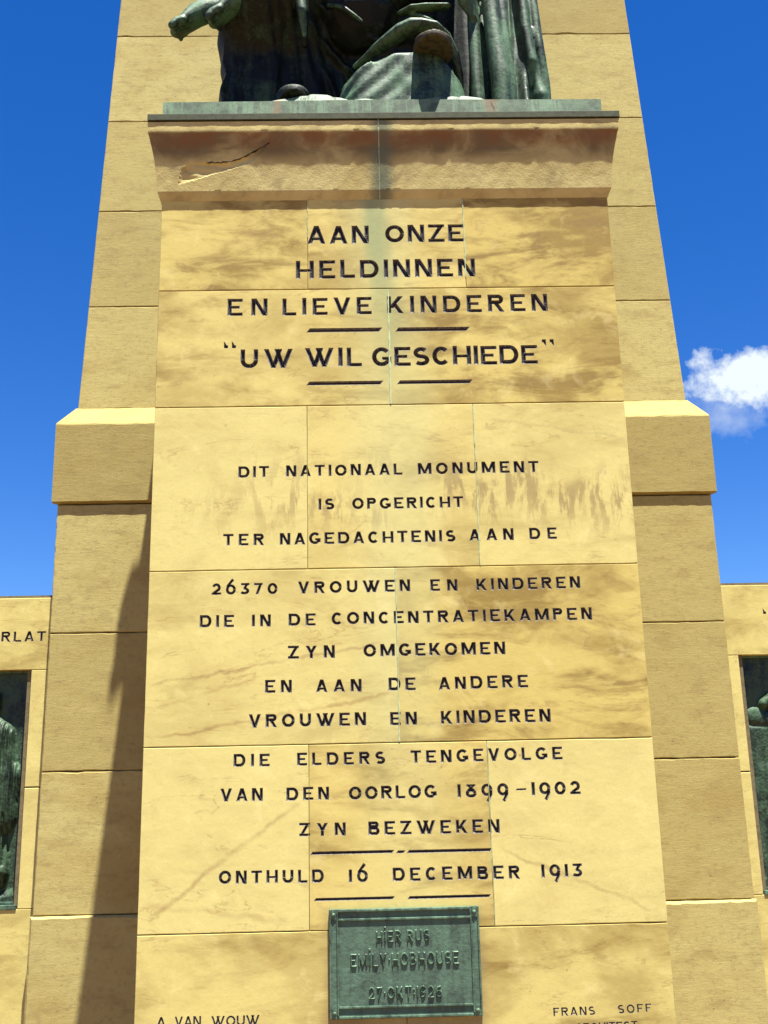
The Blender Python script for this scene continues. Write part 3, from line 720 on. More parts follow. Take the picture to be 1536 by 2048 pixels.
def frustum(name, x0, x1, y0, y1, z0, z1, mat, parent, cy=2.7):
    v = []
    for z, hx, hy in ((z0, x0, y0), (z1, x1, y1)): v += [(-hx, cy - hy, z), (hx, cy - hy, z), (hx, cy + hy, z), (-hx, cy + hy, z)]
    o = mesh_obj(name, v, [(0, 1, 5, 4), (1, 2, 6, 5), (2, 3, 7, 6), (3, 0, 4, 7), (4, 5, 6, 7), (3, 2, 1, 0)], mat, parent); fix_normals(o.data); o['tone'] = .5; o['brown'] = .3; return o
zt = zs[-1]
hx = lambda z: 1.60 - BT * (z - 3.72)
frustum('core', hx(3.7) - .012, hx(zt) - .012, 1.588 - .012, 1.588 - .012 - BT * (zt - 3.7), 3.70, zt, M_CORE, obl)
frustum('upper_shaft', hx(zt) + .01, hx(30), 1.6 + 0 - BT * (zt - 3.72), 1.6 - BT * (30 - 3.72), zt + .002, 30, M_TOOL, obl)
frustum('pyramid_tip', hx(30) - .003, .01, 1.597 - BT * (30 - 3.72), .01, 30.002, 32, M_TOOL, obl)
# plinth (buttress) courses
ZB = [3.172, 2.516, 1.856, 1.213, .60, 0.0]
for i in range(5):
    z1, z0 = ZB[i], ZB[i + 1]; low = i >= 3; hw = 1.672 if low else 1.663; yy = .985 if low else 1.0
    # (the top of the lowest visible block stands a little proud and is chamfered)
    xs = [-hw, -.6, .6, hw] if i % 2 else [-hw, -.2, hw]
    for j in range(len(xs) - 1):
        stone(obl, [(xs[j], z0), (xs[j + 1], z0), (xs[j + 1], z1), (xs[j], z1)], (lambda x, z, yy=yy: yy - .015 * (3.172 - z)), .5, M_TOOL,
              bev=(.011 if i == 3 else .0045), gap=.002, jit=.0016, step=.04, brown=.3, name='stone')
box('plinth_core', -1.652, 1.652, 1.014, 4.4, 0, 3.17, M_CORE, obl)
box('plinth_side', -1.660, -1.645, 1.502, 4.39, 0.002, 3.168, M_TOOL, obl)['tone'] = .5
box('plinth_side', 1.645, 1.660, 1.502, 4.39, 0.002, 3.168, M_TOOL, obl)['tone'] = .5
# weathered cap block round the top of the plinth
def cap_block():
    for x0, x1 in ((-1.688, -.5), (-.497, .6), (.603, 1.688)):
        rr = random.Random(x0); n = 26; v = []; f = []
        pr = [(.30, 3.176), (.012, 3.176), (.0, 3.180), (-.016, 3.186), (-.0165, 3.592), (-.014, 3.600), (.098, 3.7235), (.30, 3.7235)]  # (y-1, z)
        for i in range(n + 1):
            u = i / n
            for k_, (dy, z) in enumerate(pr):
                q0, q1 = x0, x1
                top = k_ >= 6
                if x0 < -1.6: q0 = -1.688 if not top else -1.618
                if x1 > 1.6: q1 = 1.688 if not top else 1.618
                if k_ in (0, 1) and x0 < -1.6: q0 = -1.668
                if k_ in (0, 1) and x1 > 1.6: q1 = 1.668
                j_ = rr.gauss(0, .0005) if k_ in (2, 3, 4, 5) else 0
                v.append((q0 + (q1 - q0) * u, 1 + dy + j_, z + (rr.gauss(0, .0010) if k_ in (3, 4, 5, 6) else 0)))
        m_ = len(pr)
        for i in range(n):
            for k_ in range(m_ - 1): a = i * m_ + k_; f.append((a, a + m_, a + m_ + 1, a + 1))
        for e in (0, n):
            f.append(tuple(e * m_ + k_ for k_ in range(m_)))
        o = mesh_obj('cap_stone', v, f, M_TOOL, obl); fix_normals(o.data); o['tone'] = rr.random(); o['brown'] = .3
cap_block()
for s in (-1, 1):
    x0, x1 = sorted((s * 1.688, s * 1.30))
    v = [(s * 1.688, 1.302, 3.18), (s * 1.30, 1.302, 3.18), (s * 1.30, 4.4, 3.18), (s * 1.688, 4.4, 3.18), (s * 1.688, 1.302, 3.60), (s * 1.30, 1.302, 3.7235), (s * 1.30, 4.4, 3.7235), (s * 1.688, 4.4, 3.60), (s * 1.618, 1.302, 3.7235), (s * 1.618, 4.4, 3.7235)]
    o = mesh_obj('cap_side', v, [(0, 4, 8, 5, 1), (3, 2, 6, 9, 7), (0, 3, 7, 4), (4, 7, 9, 8), (8, 9, 6, 5), (0, 1, 2, 3)], M_TOOL, obl); fix_normals(o.data); o['tone'] = .6

# ------------------------------------------------------------------ wing walls with niches
NW = .95; YW = 1.045; XN = {-1: 1.755, 1: 1.730}
def wing(sgn, label, zt_niche, z_niche, wl):
    wroot = empty('wing_wall', (sgn * 4.0, 1.3, 0), label, 'wall')
    yw = lambda x, z: YW
    xi = 1.640; xn = XN[sgn]; xo = xn + NW; xe = 7.0
    def st(x0, x1, z0, z1, ls=(), br=.25):
        a, b = sorted((sgn * x0, sgn * x1))
        return stone(wroot, [(a, z0), (b, z0), (b, z1), (a, z1)], yw, .30, M_RUB, ls, bev=.0022, gap=.0011, jit=.0004, brown=br, tone=.75)
    zj = [2.706, z_niche[1], 1.791, z_niche[0], .720, .17]
    st(xi, xo + .35, zj[1] - .004, zj[0], wl, .3); st(xo + .35, xe, zj[1] - .004, zj[0])
    for a, b in ((1, 2), (2, 3)):
        z1 = zj[a] - .004; z0 = zj[b] + (.0 if b == 2 else .018)
        st(xi, xn, z0, z1, br=.1); st(xo, xo + 1.7, z0, z1); st(xo + 1.7, xe, z0, z1)
    for x0, x1 in ((xi, xo - .4), (xo - .4, xo + 1.2), (xo + 1.2, xe)):
        z1 = zj[3] + .018
        st(x0, x1, zj[4], z1, br=.3); st(x0 , x1, zj[5], zj[4], br=.3)
    # core with the niche left open
    def cb(x0, x1, z0, z1, y0=YW + .013): a, b = sorted((sgn * x0, sgn * x1)); box('core', a, b, y0, 1.8, z0, z1, M_CORE, wroot)
    cb(xi, xn + .02, 0, 2.72); cb(xo - .02, xe - .01, 0, 2.72); cb(xn + .02, xo - .02, 0, z_niche[0] - .02 + .018); cb(xn + .02, xo - .02, z_niche[1] + .02, 2.72)
    cb(xn + .02, xo - .02, z_niche[0], z_niche[1] + .02, YW + .15)
    return wroot
wl = []
for c, ps in word('RLAT', -1.911, -1.694, 2.487, .0515, .22): wl.append(('letter', ps, .006, .0105))
wr = quote(1.884, 2.563, False, .85)
wL = wing(-1, 'low sandstone wall left of the obelisk, its frieze lettered RLAT above a bronze relief', 0, (1.224, 2.352), [p for _, p, _, _ in wl])
wR = wing(1, 'low sandstone wall right of the obelisk, with an opening quotation mark cut above its relief', 0, (1.208, 2.357), [p for _, p, _, _ in wr])
for lst, root in ((wl, wL), (wr, wR)):
    for nm, ps, d, w in lst:
        v, f, mi = letter_surface(ps, d, w, lambda x, z, dd: (x, YW + dd, z))
        mesh_obj(nm, v, orient(v, f), [M_PAINT, M_ARRIS], root, midx=mi)

# ------------------------------------------------------------------ bronze reliefs in the niches (bas-relief height field)
def cap_h(X, Z, x0, z0, r0, x1, z1, r1, hgt, p=.5):
    dx, dz = x1 - x0, z1 - z0; l2 = dx * dx + dz * dz + 1e-9
    t = np.clip(((X - x0) * dx + (Z - z0) * dz) / l2, 0, 1); r = r0 + (r1 - r0) * t
    d = np.hypot(X - x0 - t * dx, Z - z0 - t * dz) / r
    return hgt * np.clip(1 - d * d, 0, 1) ** p
def relief(sgn, z0, z1, label, seed):
    xa, xb = XN[sgn] + .003, XN[sgn] + NW - .003; DY = YW - 1.15
    r = empty('bronze_relief', (sgn * (xa + xb) / 2, 1.2 + DY, z0), label, 'relief', 'bronze reliefs in the wing walls')
    nx, nz_ = 190, 224
    xs = np.linspace(xa + .012, xb - .012, nx); zz = np.linspace(z0 + .030, z1 - .012, nz_)
    X, Z = np.meshgrid(xs, zz, indexing='ij'); H = np.zeros_like(X); rg = np.random.RandomState(seed)
    def fig(x, zb, hh, lean=0.0, w=1.0, cape=True):
        nonlocal H
        s = hh / 1.0
        folds = 1 + .16 * np.sin((X - x) * 230 + np.sin(Z * 9) * 1.6) * (Z < zb + .62 * s)
        H = np.maximum(H, cap_h(X, Z, x, zb + .05 * s, .115 * s * w, x + lean * .5, zb + .50 * s, .070 * s * w, .050) * folds)
        H = np.maximum(H, cap_h(X, Z, x + lean * .5, zb + .50 * s, .082 * s * w, x + lean, zb + .74 * s, .095 * s * w, .055) * (1 + .12 * np.sin((X - x) * 260 + Z * 30)))
        H = np.maximum(H, cap_h(X, Z, x + lean * 1.1, zb + .88 * s, .060 * s, x + lean * 1.15, zb + .92 * s, .064 * s, .055))
        H = np.maximum(H, cap_h(X, Z, x + lean * 1.25 + .02, zb + .90 * s, .052 * s, x + lean * 1.3 + .045, zb + .84 * s, .040 * s, .045))
        H = np.maximum(H, cap_h(X, Z, x + .06 * s, zb + .70 * s, .035 * s, x - .03 * s, zb + .50 * s, .028 * s, .068))
        if cape:
            c = cap_h(X, Z, x - .02, zb + .72 * s, .10 * s, x - .03 * s, zb + .33 * s, .125 * s, .062)
            c = c * (1 + .20 * np.sin((X - x) * 300)) * (Z > zb + .27 * s + .035 * np.sin((X - x) * 22)); H = np.maximum(H, c)
    if sgn < 0:
        fig(xa + .180, z0 + .12, .92, .02, 1.15); fig(xa + .44, z0 + .10, .84, -.03, 1.0); fig(xa + .70, z0 + .12, .88, .02, 1.05)
        H = np.maximum(H, cap_h(X, Z, xa + .105, z0 + .165, .045, xa + .15, z0 + .15, .03, .045))
        # the cape's end and the hem of the skirt seen at the panel's edge
        H = np.maximum(H, cap_h(X, Z, xa + .12, z0 + .60, .095, xa + .13, z0 + .40, .075, .05) * (1 + .25 * np.sin(X * 330)) * (Z > z0 + .385 + .5 * (X - xa)))
    else:
        fig(xa + .22, z0 + .14, .80, .01, 1.1); fig(xa + .48, z0 + .08, .62, .03, 1.3, False); fig(xa + .72, z0 + .14, .86, -.02, 1.1)
        H = np.maximum(H, cap_h(X, Z, xa + .065, z1 - .30, .048, xa + .13, z1 - .32, .045, .018))
        H = np.maximum(H, cap_h(X, Z, xa + .115, z1 - .24, .030, xa + .15, z1 - .20, .020, .034))
        H = np.maximum(H, .016 * np.clip((z1 - .33 - Z) / .03, 0, 1))
    # ground ridge, sky ripple
    H = np.maximum(H, .022 * np.clip(1 - (Z - z0 - .07 - .03 * np.sin(X * 9)) / .035, 0, 1))
    for k_ in range(26):
        x, z = rg.uniform(xa, xb), rg.uniform(z0, z1); H += cap_h(X, Z, x, z, .05, x + rg.uniform(-.05, .05), z + rg.uniform(-.1, .1), .035, rg.uniform(-.0035, .0045), 1.5)
    H += .0006 * rg.randn(*H.shape)
    v = [(sgn * x, 1.208 + DY - h, z) for x, z, h in zip(X.ravel(), Z.ravel(), H.ravel())]
    f = [(i * nz_ + j, (i + 1) * nz_ + j, (i + 1) * nz_ + j + 1, i * nz_ + j + 1) for i in range(nx - 1) for j in range(nz_ - 1)]
    o = mesh_obj('relief_panel', v, f, M_REL, r, smooth=True)
    b = bmesh.new(); b.from_mesh(o.data); b.faces.ensure_lookup_table()
    if b.faces[0].normal.y > 0: bmesh.ops.reverse_faces(b, faces=b.faces)
    b.to_mesh(o.data); b.free()
    def fb(nm, x0, x1, y0, y1, q0, q1):
        a, c = sorted((sgn * x0, sgn * x1)); bx_ = box(nm, a, c, y0 + DY, y1 + DY, q0, q1, M_PLQ_F, None, .003); bx_.parent = r; bx_.data.transform(Matrix.Translation(-Vector(r.location)))
    fb('frame_sill', xa, xb, 1.146, 1.25, z0 - .004, z0 + .018); fb('frame_rail', xa + .012, xb - .012, 1.180, 1.25, z0 + .019, z0 + .031)
    fb('frame_top', xa, xb, 1.192, 1.25, z1 - .012, z1 - .001); fb('frame_side', xa, xa + .011, 1.192, 1.249, z0 + .032, z1 - .013); fb('frame_side', xb - .011, xb, 1.192, 1.249, z0 + .032, z1 - .013)
relief(-1, 1.242, 2.351, 'green bronze relief of standing caped women, in the niche of the left wall', 3)
relief(1, 1.226, 2.356, 'green bronze relief with hills and figures, in the niche of the right wall', 8)

# ------------------------------------------------------------------ plaque
def plaque():
    x0, x1, z0, z1 = -.281, .284, .898, 1.281
    r = empty('memorial_plaque', (0, -.001, z0), 'green bronze memorial plaque with raised lettering, screwed to the foot of the pedestal', 'plaque')
    box('plate', x0, x1, -.012, -.001, z0, z1, M_PLQ, r, .002)
    M = M_PLQ_F
    def fr(nm, a, b, c, d, y): box(nm, a, b, y, -.0122, c, d, M, r, .0028)
    b = .048
    fr('frame_rail', x0 + .034, x1 - .034, z1 - .011, z1 - .0005, -.0195); fr('frame_rail', x0 + .034, x1 - .034, z0 + .0005, z0 + .011, -.0195)
    fr('frame_bead', x0 + .034, x1 - .034, z1 - .043, z1 - .033, -.0170); fr('frame_bead', x0 + .034, x1 - .034, z0 + .035, z0 + .045, -.0170)
    fr('frame_side', x0 + .0005, x0 + .0075, z0, z1, -.0172); fr('frame_side', x1 - .0075, x1 - .0005, z0, z1, -.0172)
    fr('frame_bead', x0 + .0285, x0 + .0345, z0 + .012, z1 - .012, -.0172); fr('frame_bead', x1 - .0345, x1 - .0285, z0 + .012, z1 - .012, -.0172)
    fr('corner_block', x0 + .008, x0 + .028, z1 - .0375, z1 - .001, -.0150); fr('corner_block', x1 - .028, x1 - .008, z1 - .0375, z1 - .001, -.0150)
    fr('corner_block', x0 + .008, x0 + .028, z0 + .001, z0 + .0375, -.0150); fr('corner_block', x1 - .028, x1 - .008, z0 + .001, z0 + .0375, -.0150)
    for cx, cz in ((x0 + .018, z1 - .020), (x1 - .018, z1 - .020), (x0 + .018, z0 + .020), (x1 - .018, z0 + .020)):
        bm_ = bmesh.new(); bmesh.ops.create_uvsphere(bm_, u_segments=14, v_segments=8, radius=.0075)
        for v in bm_.verts: v.co = Vector((v.co.x + cx, v.co.y * .7 - .0152, v.co.z + cz))
        me = bpy.data.meshes.new('rivet'); bm_.to_mesh(me); bm_.free(); me.materials.append(M)
        for p in me.polygons: p.use_smooth = True
        o = bpy.data.objects.new('rivet', me); COL.objects.link(o); o.parent = r; me.transform(Matrix.Translation(-Vector(r.location)))
    P = lambda x, z, d: (x, -.0118 - d, z)
    for t, a, c, z, h, dz, w in (('HiER', -.106, -.010, 1.160, .042, .001, .17), ('RUS', .010, .096, 1.161, .042, .001, .17),
                           ('EMiLY.HOBHOUSE', -.203, .203, 1.077, .047, .002, .165), ('27.OKT:1q2b', -.137, .137, .9640, .043, .001, .17)):
        for c_, ps in word(t.replace('', ''), a, c, z, h, w, dz, .70):
            v, f, mi = letter_surface(ps, .0052, w * h, P, 1.0, 2.2)
            o = mesh_obj('raised_letter', v, orient(v, f), M, r, smooth=False)
plaque()

# ------------------------------------------------------------------ bronze group on the pedestal
def sculpt(name, parts, mat, parent, vox=.011, smooth=1):
    """fuse closed parts into one continuous surface"""
    vs, fs = [], []
    for v, f in parts:
        b = len(vs); vs += v; fs += [tuple(b + i for i in q) for q in f]
    me = bpy.data.meshes.new(name); me.from_pydata([tuple(q) for q in vs], [], fs); me.update()
    b = bmesh.new(); b.from_mesh(me); bmesh.ops.recalc_face_normals(b, faces=b.faces); b.to_mesh(me); b.free()
    o = bpy.data.objects.new(name, me); COL.objects.link(o)
    md = o.modifiers.new('r', 'REMESH'); md.mode = 'VOXEL'; md.voxel_size = vox
    if smooth: sm = o.modifiers.new('s', 'SMOOTH'); sm.iterations = smooth; sm.factor = .5
    dg = bpy.context.evaluated_depsgraph_get(); me2 = bpy.data.meshes.new_from_object(o.evaluated_get(dg))
    o.modifiers.clear(); o.data = me2; me2.name = name; me2.materials.clear(); me2.materials.append(mat)
    for p in me2.polygons: p.use_smooth = True
    if parent: o.parent = parent; me2.transform(Matrix.Translation(-Vector(parent.location)))
    return o
def tube(pts, rad, seg=14, flat=None):
    """closed tapered tube with rounded ends; rad may be number or (rx, rz) pairs"""
    P = [Vector(p) for p in pts]; R2 = [r if isinstance(r, tuple) else (r, r) for r in rad]
    # round the ends
    d0 = (P[0] - P[1]).normalized(); d1 = (P[-1] - P[-2]).normalized()
    PP, RR = [], []
    for k_ in (.98, .8, .45): PP.append(P[0] + d0 * R2[0][0] * k_); q = math.sqrt(1 - k_ * k_); RR.append((R2[0][0] * q, R2[0][1] * q))
    PP += P; RR += R2
    for k_ in (.45, .8, .98): PP.append(P[-1] + d1 * R2[-1][0] * k_); q = math.sqrt(1 - k_ * k_); RR.append((R2[-1][0] * q, R2[-1][1] * q))
    v, f = [], []; up = Vector((0, 0, 1))
    for i, p in enumerate(PP):
        t = (PP[min(i + 1, len(PP) - 1)] - PP[max(i - 1, 0)]).normalized()
        s = t.cross(up); s = s.normalized() if s.length > .2 else Vector((1, 0, 0)) - t * t.x
        s.normalize(); u = s.cross(t).normalized()
        for k_ in range(seg):
            a = 2 * PI * k_ / seg; v.append(p + s * math.cos(a) * RR[i][0] + u * math.sin(a) * RR[i][1])
    n = len(PP)
    for i in range(n - 1):
        for k_ in range(seg): k2 = (k_ + 1) % seg; f.append((i * seg + k_, i * seg + k2, (i + 1) * seg + k2, (i + 1) * seg + k_))
    f.append(tuple(range(seg))[::-1]); f.append(tuple((n - 1) * seg + k_ for k_ in range(seg)))
    return v, f
def ball(c, r, seg=18):
    rx, ry, rz = r if isinstance(r, tuple) else (r, r, r); v, f = [], []
    for i in range(1, seg):
        th = PI * i / seg
        for k_ in range(seg): a = 2 * PI * k_ / seg; v.append(Vector((c[0] + rx * math.sin(th) * math.cos(a), c[1] + ry * math.sin(th) * math.sin(a), c[2] + rz * math.cos(th))))
    for i in range(seg - 2):
        for k_ in range(seg): k2 = (k_ + 1) % seg; f.append((i * seg + k_, i * seg + k2, (i + 1) * seg + k2, (i + 1) * seg + k_))
    f.append(tuple(range(seg))); f.append(tuple((seg - 2) * seg + k_ for k_ in range(seg))[::-1])
    return v, f
def loft(fn, nu, nv):
    """closed ring loft: fn(u, v) with u periodic"""
    v = [Vector(fn(i / nu, j / nv)) for j in range(nv + 1) for i in range(nu)]
    f = [(j * nu + i, j * nu + (i + 1) % nu, (j + 1) * nu + (i + 1) % nu, (j + 1) * nu + i) for j in range(nv) for i in range(nu)]
    f.append(tuple(range(nu))[::-1]); f.append(tuple(nv * nu + i for i in range(nu)))
    return v, f
ZB0 = 4.688
grp = empty('statue_group', (0, .5, ZB0), 'dark green bronze group of a seated and a standing woman on top of the pedestal', 'statue')
# base slab with a modelled, lit top
def base_slab():
    nx, ny = 150, 60; v = []; f = []; rg = random.Random(3)
    bumps = [(rg.uniform(-.9, .9), rg.uniform(.08, .9), rg.uniform(.08, .22), rg.uniform(.008, .030)) for _ in range(34)]
    def top(x, y):
        h = 0
        for bx_, by_, r_, a_ in bumps:
            q = ((x - bx_) ** 2 + (y - by_) ** 2) / r_ ** 2
            if q < 4: h += a_ * math.exp(-q * 1.6)
        q_ = min(1, max(0, (y - .050 - .018 * math.sin(x * 8.5 + 1) - .008 * math.sin(x * 27)) / .022)); ed = q_ * q_ * (3 - 2 * q_) * min(1, max(0, (1.0 - abs(x)) / .10))
        mid = math.exp(-((x - .03) / .42) ** 2)
        return 4.810 + ed * (h * .6 + .032 * mid + .014) + .006 * math.exp(-((x) / .5) ** 2)
    for i in range(nx + 1):
        for j in range(ny + 1):
            x = -1.012 + 2.024 * i / nx; y = .018 + .96 * j / ny; v.append((x, y, top(x, y)))
    for i in range(nx):
        for j in range(ny): a = i * (ny + 1) + j; f.append((a, a + ny + 1, a + ny + 2, a + 1))
    # skirt of the slab
    ring = [i * (ny + 1) for i in range(nx + 1)] + [nx * (ny + 1) + j for j in range(1, ny + 1)] + [i * (ny + 1) + ny for i in range(nx - 1, -1, -1)] + [j for j in range(ny - 1, 0, -1)]
    b = len(v); v += [(v[i][0], v[i][1], ZB0) for i in ring]; n = len(ring)
    for k_ in range(n): f.append((ring[k_], b + k_, b + (k_ + 1) % n, ring[(k_ + 1) % n]))
    o = mesh_obj('base', v, f, M_SLAB, grp); fix_normals(o.data)
    return top
btop = base_slab()
crack([(.497, 4.81), (.503, 4.79), (.512, 4.77), (.520, 4.745)], .004, lambda x, z: .0175, grp)


# --- seated woman: wide skirt over spread knees
def seated():
    parts = []
    RG = [  # drapery ridges: polyline (x, z), half width, height
      ([(-.62, 5.78), (-.44, 5.66), (-.30, 5.585), (-.17, 5.515), (-.06, 5.455), (.03, 5.43)], .022, .085),
      ([(-.50, 5.60), (-.36, 5.50), (-.24, 5.395), (-.14, 5.31), (-.10, 5.24)], .018, .045),
      ([(-.36, 5.80), (-.22, 5.71), (-.10, 5.655)], .022, .035),
      ([(-.46, 5.62), (-.38, 5.38), (-.31, 5.12), (-.24, 4.86)], .028, .028),
      ([(-.33, 5.45), (-.24, 5.2), (-.14, 4.96)], .022, .020),
      ([(-.56, 5.5), (-.54, 5.2), (-.50, 4.82)], .030, .022), ([(-.66, 5.6), (-.665, 5.3), (-.64, 4.82)], .022, .020),
      ([(-.735, 5.5), (-.74, 5.2), (-.73, 4.82)], .020, .024), ([(-.785, 5.4), (-.79, 5.1), (-.785, 4.82)], .014, .020), ([(-.60, 5.3), (-.59, 5.0), (-.585, 4.82)], .010, .010),
            ([(.100, 5.440), (.17, 5.462), (.25, 5.458), (.335, 5.485)], .015, .04), ([(.150, 5.452), (.205, 5.41), (.258, 5.385), (.285, 5.388)], .015, .04),
      ([(.262, 5.388), (.235, 5.36), (.222, 5.335)], .015, .04), ([(.080, 5.338), (.14, 5.352), (.222, 5.350)], .013, .04),
      ([(-.66, 5.0), (-.70, 5.3), (-.69, 5.6)], .012, .012), ([(-.45, 4.85), (-.41, 5.15), (-.42, 5.4)], .013, .014), ([(-.28, 5.3), (-.19, 5.08), (-.12, 4.9)], .012, .014), ([(-.52, 5.75), (-.50, 5.4), (-.52, 5.1)], .012, .016)]
    # each fold rolls forward out of the hollow behind it
    RG = [([(np.array(p[:-1]), np.array(p[1:]))], w_, h_) for p, w_, h_ in RG]
    HEM = ([-.14, -.112, -.05, -.002, .05, .098, .140, .172, .25, .318, .365, .397, .43], [4.7, 5.202, 5.232, 5.253, 5.282, 5.309, 5.325, 5.332, 5.325, 5.302, 5.23, 5.136, 4.9])
    sm = lambda t: (lambda q: q * q * (3 - 2 * q))(min(1, max(0, t)))
    def front(x, z):
        v = (z - 4.79) / 1.01
        kn = .17 * math.exp(-((x + .56) / .24) ** 2) + .03 * math.exp(-((x - .22) / .18) ** 2)
        q_ = sm((v - .52) / .26)
        y = .44 - kn * (.45 + 1.35 * q_) + .07 * math.exp(-((x + .16) / .17) ** 2)
        y += .006 * math.sin(x * 61 + 2 * math.sin(z * 7)) + .004 * math.sin(x * 113 + z * 11)
        hz = float(np.interp(x, *HEM))
        y += .05 * sm((x + .15) / .14) * sm((.44 - x) / .04)
        if x > -.15:
            lip = sm((z - hz) / .016); fwd = .05 * sm((x + .15) / .14) * sm((.44 - x) / .06)
            y = y - fwd * lip * (1 + .0 * v) + .06 * (1 - lip) * sm((x + .13) / .05)
            if lip > 9: y -= .012 * math.exp(-((z - hz - .014) / .012) ** 2) * sm((x + .15) / .08)
        for segs, w_, h_ in RG:
            A_, B_ = segs[0]; d = seg_d(x, z, A_, B_)
            if d < w_ * 2.6: y -= h_ * math.exp(-(d / w_) ** 2)
        e = min(x + .83, .44 - x); y += .20 * max(0, 1 - e / .05) ** 2
        return y
    nx, nz_ = 170, 140; v = []; f = []
    for i in range(nx + 1):
        for j in range(nz_ + 1):
            x = -.815 + 1.24 * i / nx; z = 4.79 + 1.01 * j / nz_
            xx = x + (.010 * math.sin(z * 17) + .008 * math.sin(z * 41)) * (1 - i / nx) ** 6
            v.append((xx, front(x, z), z))
    n1 = nz_ + 1
    for i in range(nx):
        for j in range(nz_): a = i * n1 + j; f.append((a, a + n1, a + n1 + 1, a + 1))
    ring = [i * n1 for i in range(nx + 1)] + [nx * n1 + j for j in range(1, n1)] + [i * n1 + nz_ for i in range(nx - 1, -1, -1)] + [j for j in range(nz_ - 1, 0, -1)]
    b_ = len(v); n = len(ring)
    for i in ring: v.append((v[i][0], .78, v[i][2]))
    for k_ in range(n): f.append((ring[k_], b_ + k_, b_ + (k_ + 1) % n, ring[(k_ + 1) % n]))
    f.append(tuple(b_ + k_ for k_ in range(n)))
    parts.append(([Vector(q) for q in v], f))
    parts.append(tube([(-.385, .26, 5.78), (-.392, .215, 5.62), (-.380, .225, 5.46), (-.372, .30, 5.33)], [(.055, .04), (.042, .04), (.030, .03), (.014, .02)]))
    parts.append(tube([(.46, .52, 4.80), (.47, .52, 5.3), (.46, .52, 6.0)], [.13, .13, .12]))  # dark mass added between the two women to stand for shade
    # torso, shoulders, arms, head with a sun bonnet (above the frame)
    parts.append(tube([(-.10, .52, 5.68), (-.12, .56, 5.95), (-.12, .60, 6.25), (-.12, .60, 6.42)], [(.27, .24), (.22, .17), (.25, .17), (.16, .13)]))
    parts.append(tube([(-.12, .59, 6.40), (-.13, .56, 6.58)], [.075, .07])); parts.append(ball((-.14, .52, 6.72), (.13, .155, .17)))
    parts.append(ball((-.14, .56, 6.75), (.165, .17, .18))); parts.append(ball((-.145, .368, 6.70), (.022, .03, .035)))
    parts.append(tube([(-.38, .60, 6.33), (-.47, .48, 6.05), (-.40, .30, 5.88), (-.22, .22, 5.85)], [.095, .08, .068, .055]))
    parts.append(tube([(.14, .60, 6.33), (.26, .50, 6.06), (.22, .34, 5.98), (.06, .24, 5.98)], [.095, .08, .068, .055]))
    for hx_, hy_, hz_ in ((-.19, .20, 5.85), (.03, .23, 5.98)):
        parts.append(ball((hx_, hy_, hz_), (.06, .045, .035)))
        for k_ in range(4): parts.append(tube([(hx_ + .02, hy_ - .01 + .0 * k_, hz_ + .03 - .018 * k_), (hx_ + .08, hy_ - .03, hz_ + .03 - .020 * k_), (hx_ + .11, hy_ - .01, hz_ + .02 - .020 * k_)], [.012, .011, .009], 8))
    parts.append(tube([(-.55, .30, 5.72), (-.32, .48, 5.78), (.0, .55, 5.8), (.20, .34, 5.76)], [.15, .17, .2, .14]))
    return sculpt('seated_woman', parts, M_BRONZE_SHADE, grp, .0080, 1)
SEAT = seated()
def folds():
    # bright-edged rolls of the skirt over the raised foot
    def fl(p, r, y=0.0): return tube([(x, yy + y, z) for x, yy, z in p], [(a, b) for a, b in r])
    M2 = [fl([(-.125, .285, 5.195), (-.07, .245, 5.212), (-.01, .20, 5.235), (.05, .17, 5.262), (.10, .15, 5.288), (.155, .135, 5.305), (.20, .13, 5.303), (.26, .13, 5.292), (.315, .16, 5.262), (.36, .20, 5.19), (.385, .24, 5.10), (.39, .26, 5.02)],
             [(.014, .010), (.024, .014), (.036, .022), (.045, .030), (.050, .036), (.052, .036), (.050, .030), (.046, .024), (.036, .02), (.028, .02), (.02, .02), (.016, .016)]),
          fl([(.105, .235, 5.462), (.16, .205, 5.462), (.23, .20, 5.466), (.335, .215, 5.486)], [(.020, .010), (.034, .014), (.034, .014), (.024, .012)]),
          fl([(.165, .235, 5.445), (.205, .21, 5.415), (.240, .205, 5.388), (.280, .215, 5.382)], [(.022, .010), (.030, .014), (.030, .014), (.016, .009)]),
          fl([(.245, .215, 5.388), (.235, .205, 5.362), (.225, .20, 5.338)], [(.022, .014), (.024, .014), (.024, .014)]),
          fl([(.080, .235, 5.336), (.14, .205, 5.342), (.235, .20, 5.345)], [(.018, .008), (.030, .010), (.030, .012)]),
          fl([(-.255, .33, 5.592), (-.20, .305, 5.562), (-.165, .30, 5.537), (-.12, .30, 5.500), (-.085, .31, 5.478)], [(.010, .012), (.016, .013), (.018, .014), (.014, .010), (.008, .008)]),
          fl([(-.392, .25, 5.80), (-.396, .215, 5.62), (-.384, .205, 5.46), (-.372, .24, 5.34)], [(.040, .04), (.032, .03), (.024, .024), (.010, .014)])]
    return sculpt('skirt_fold', M2, M_BRONZE, grp, .0055, 2)

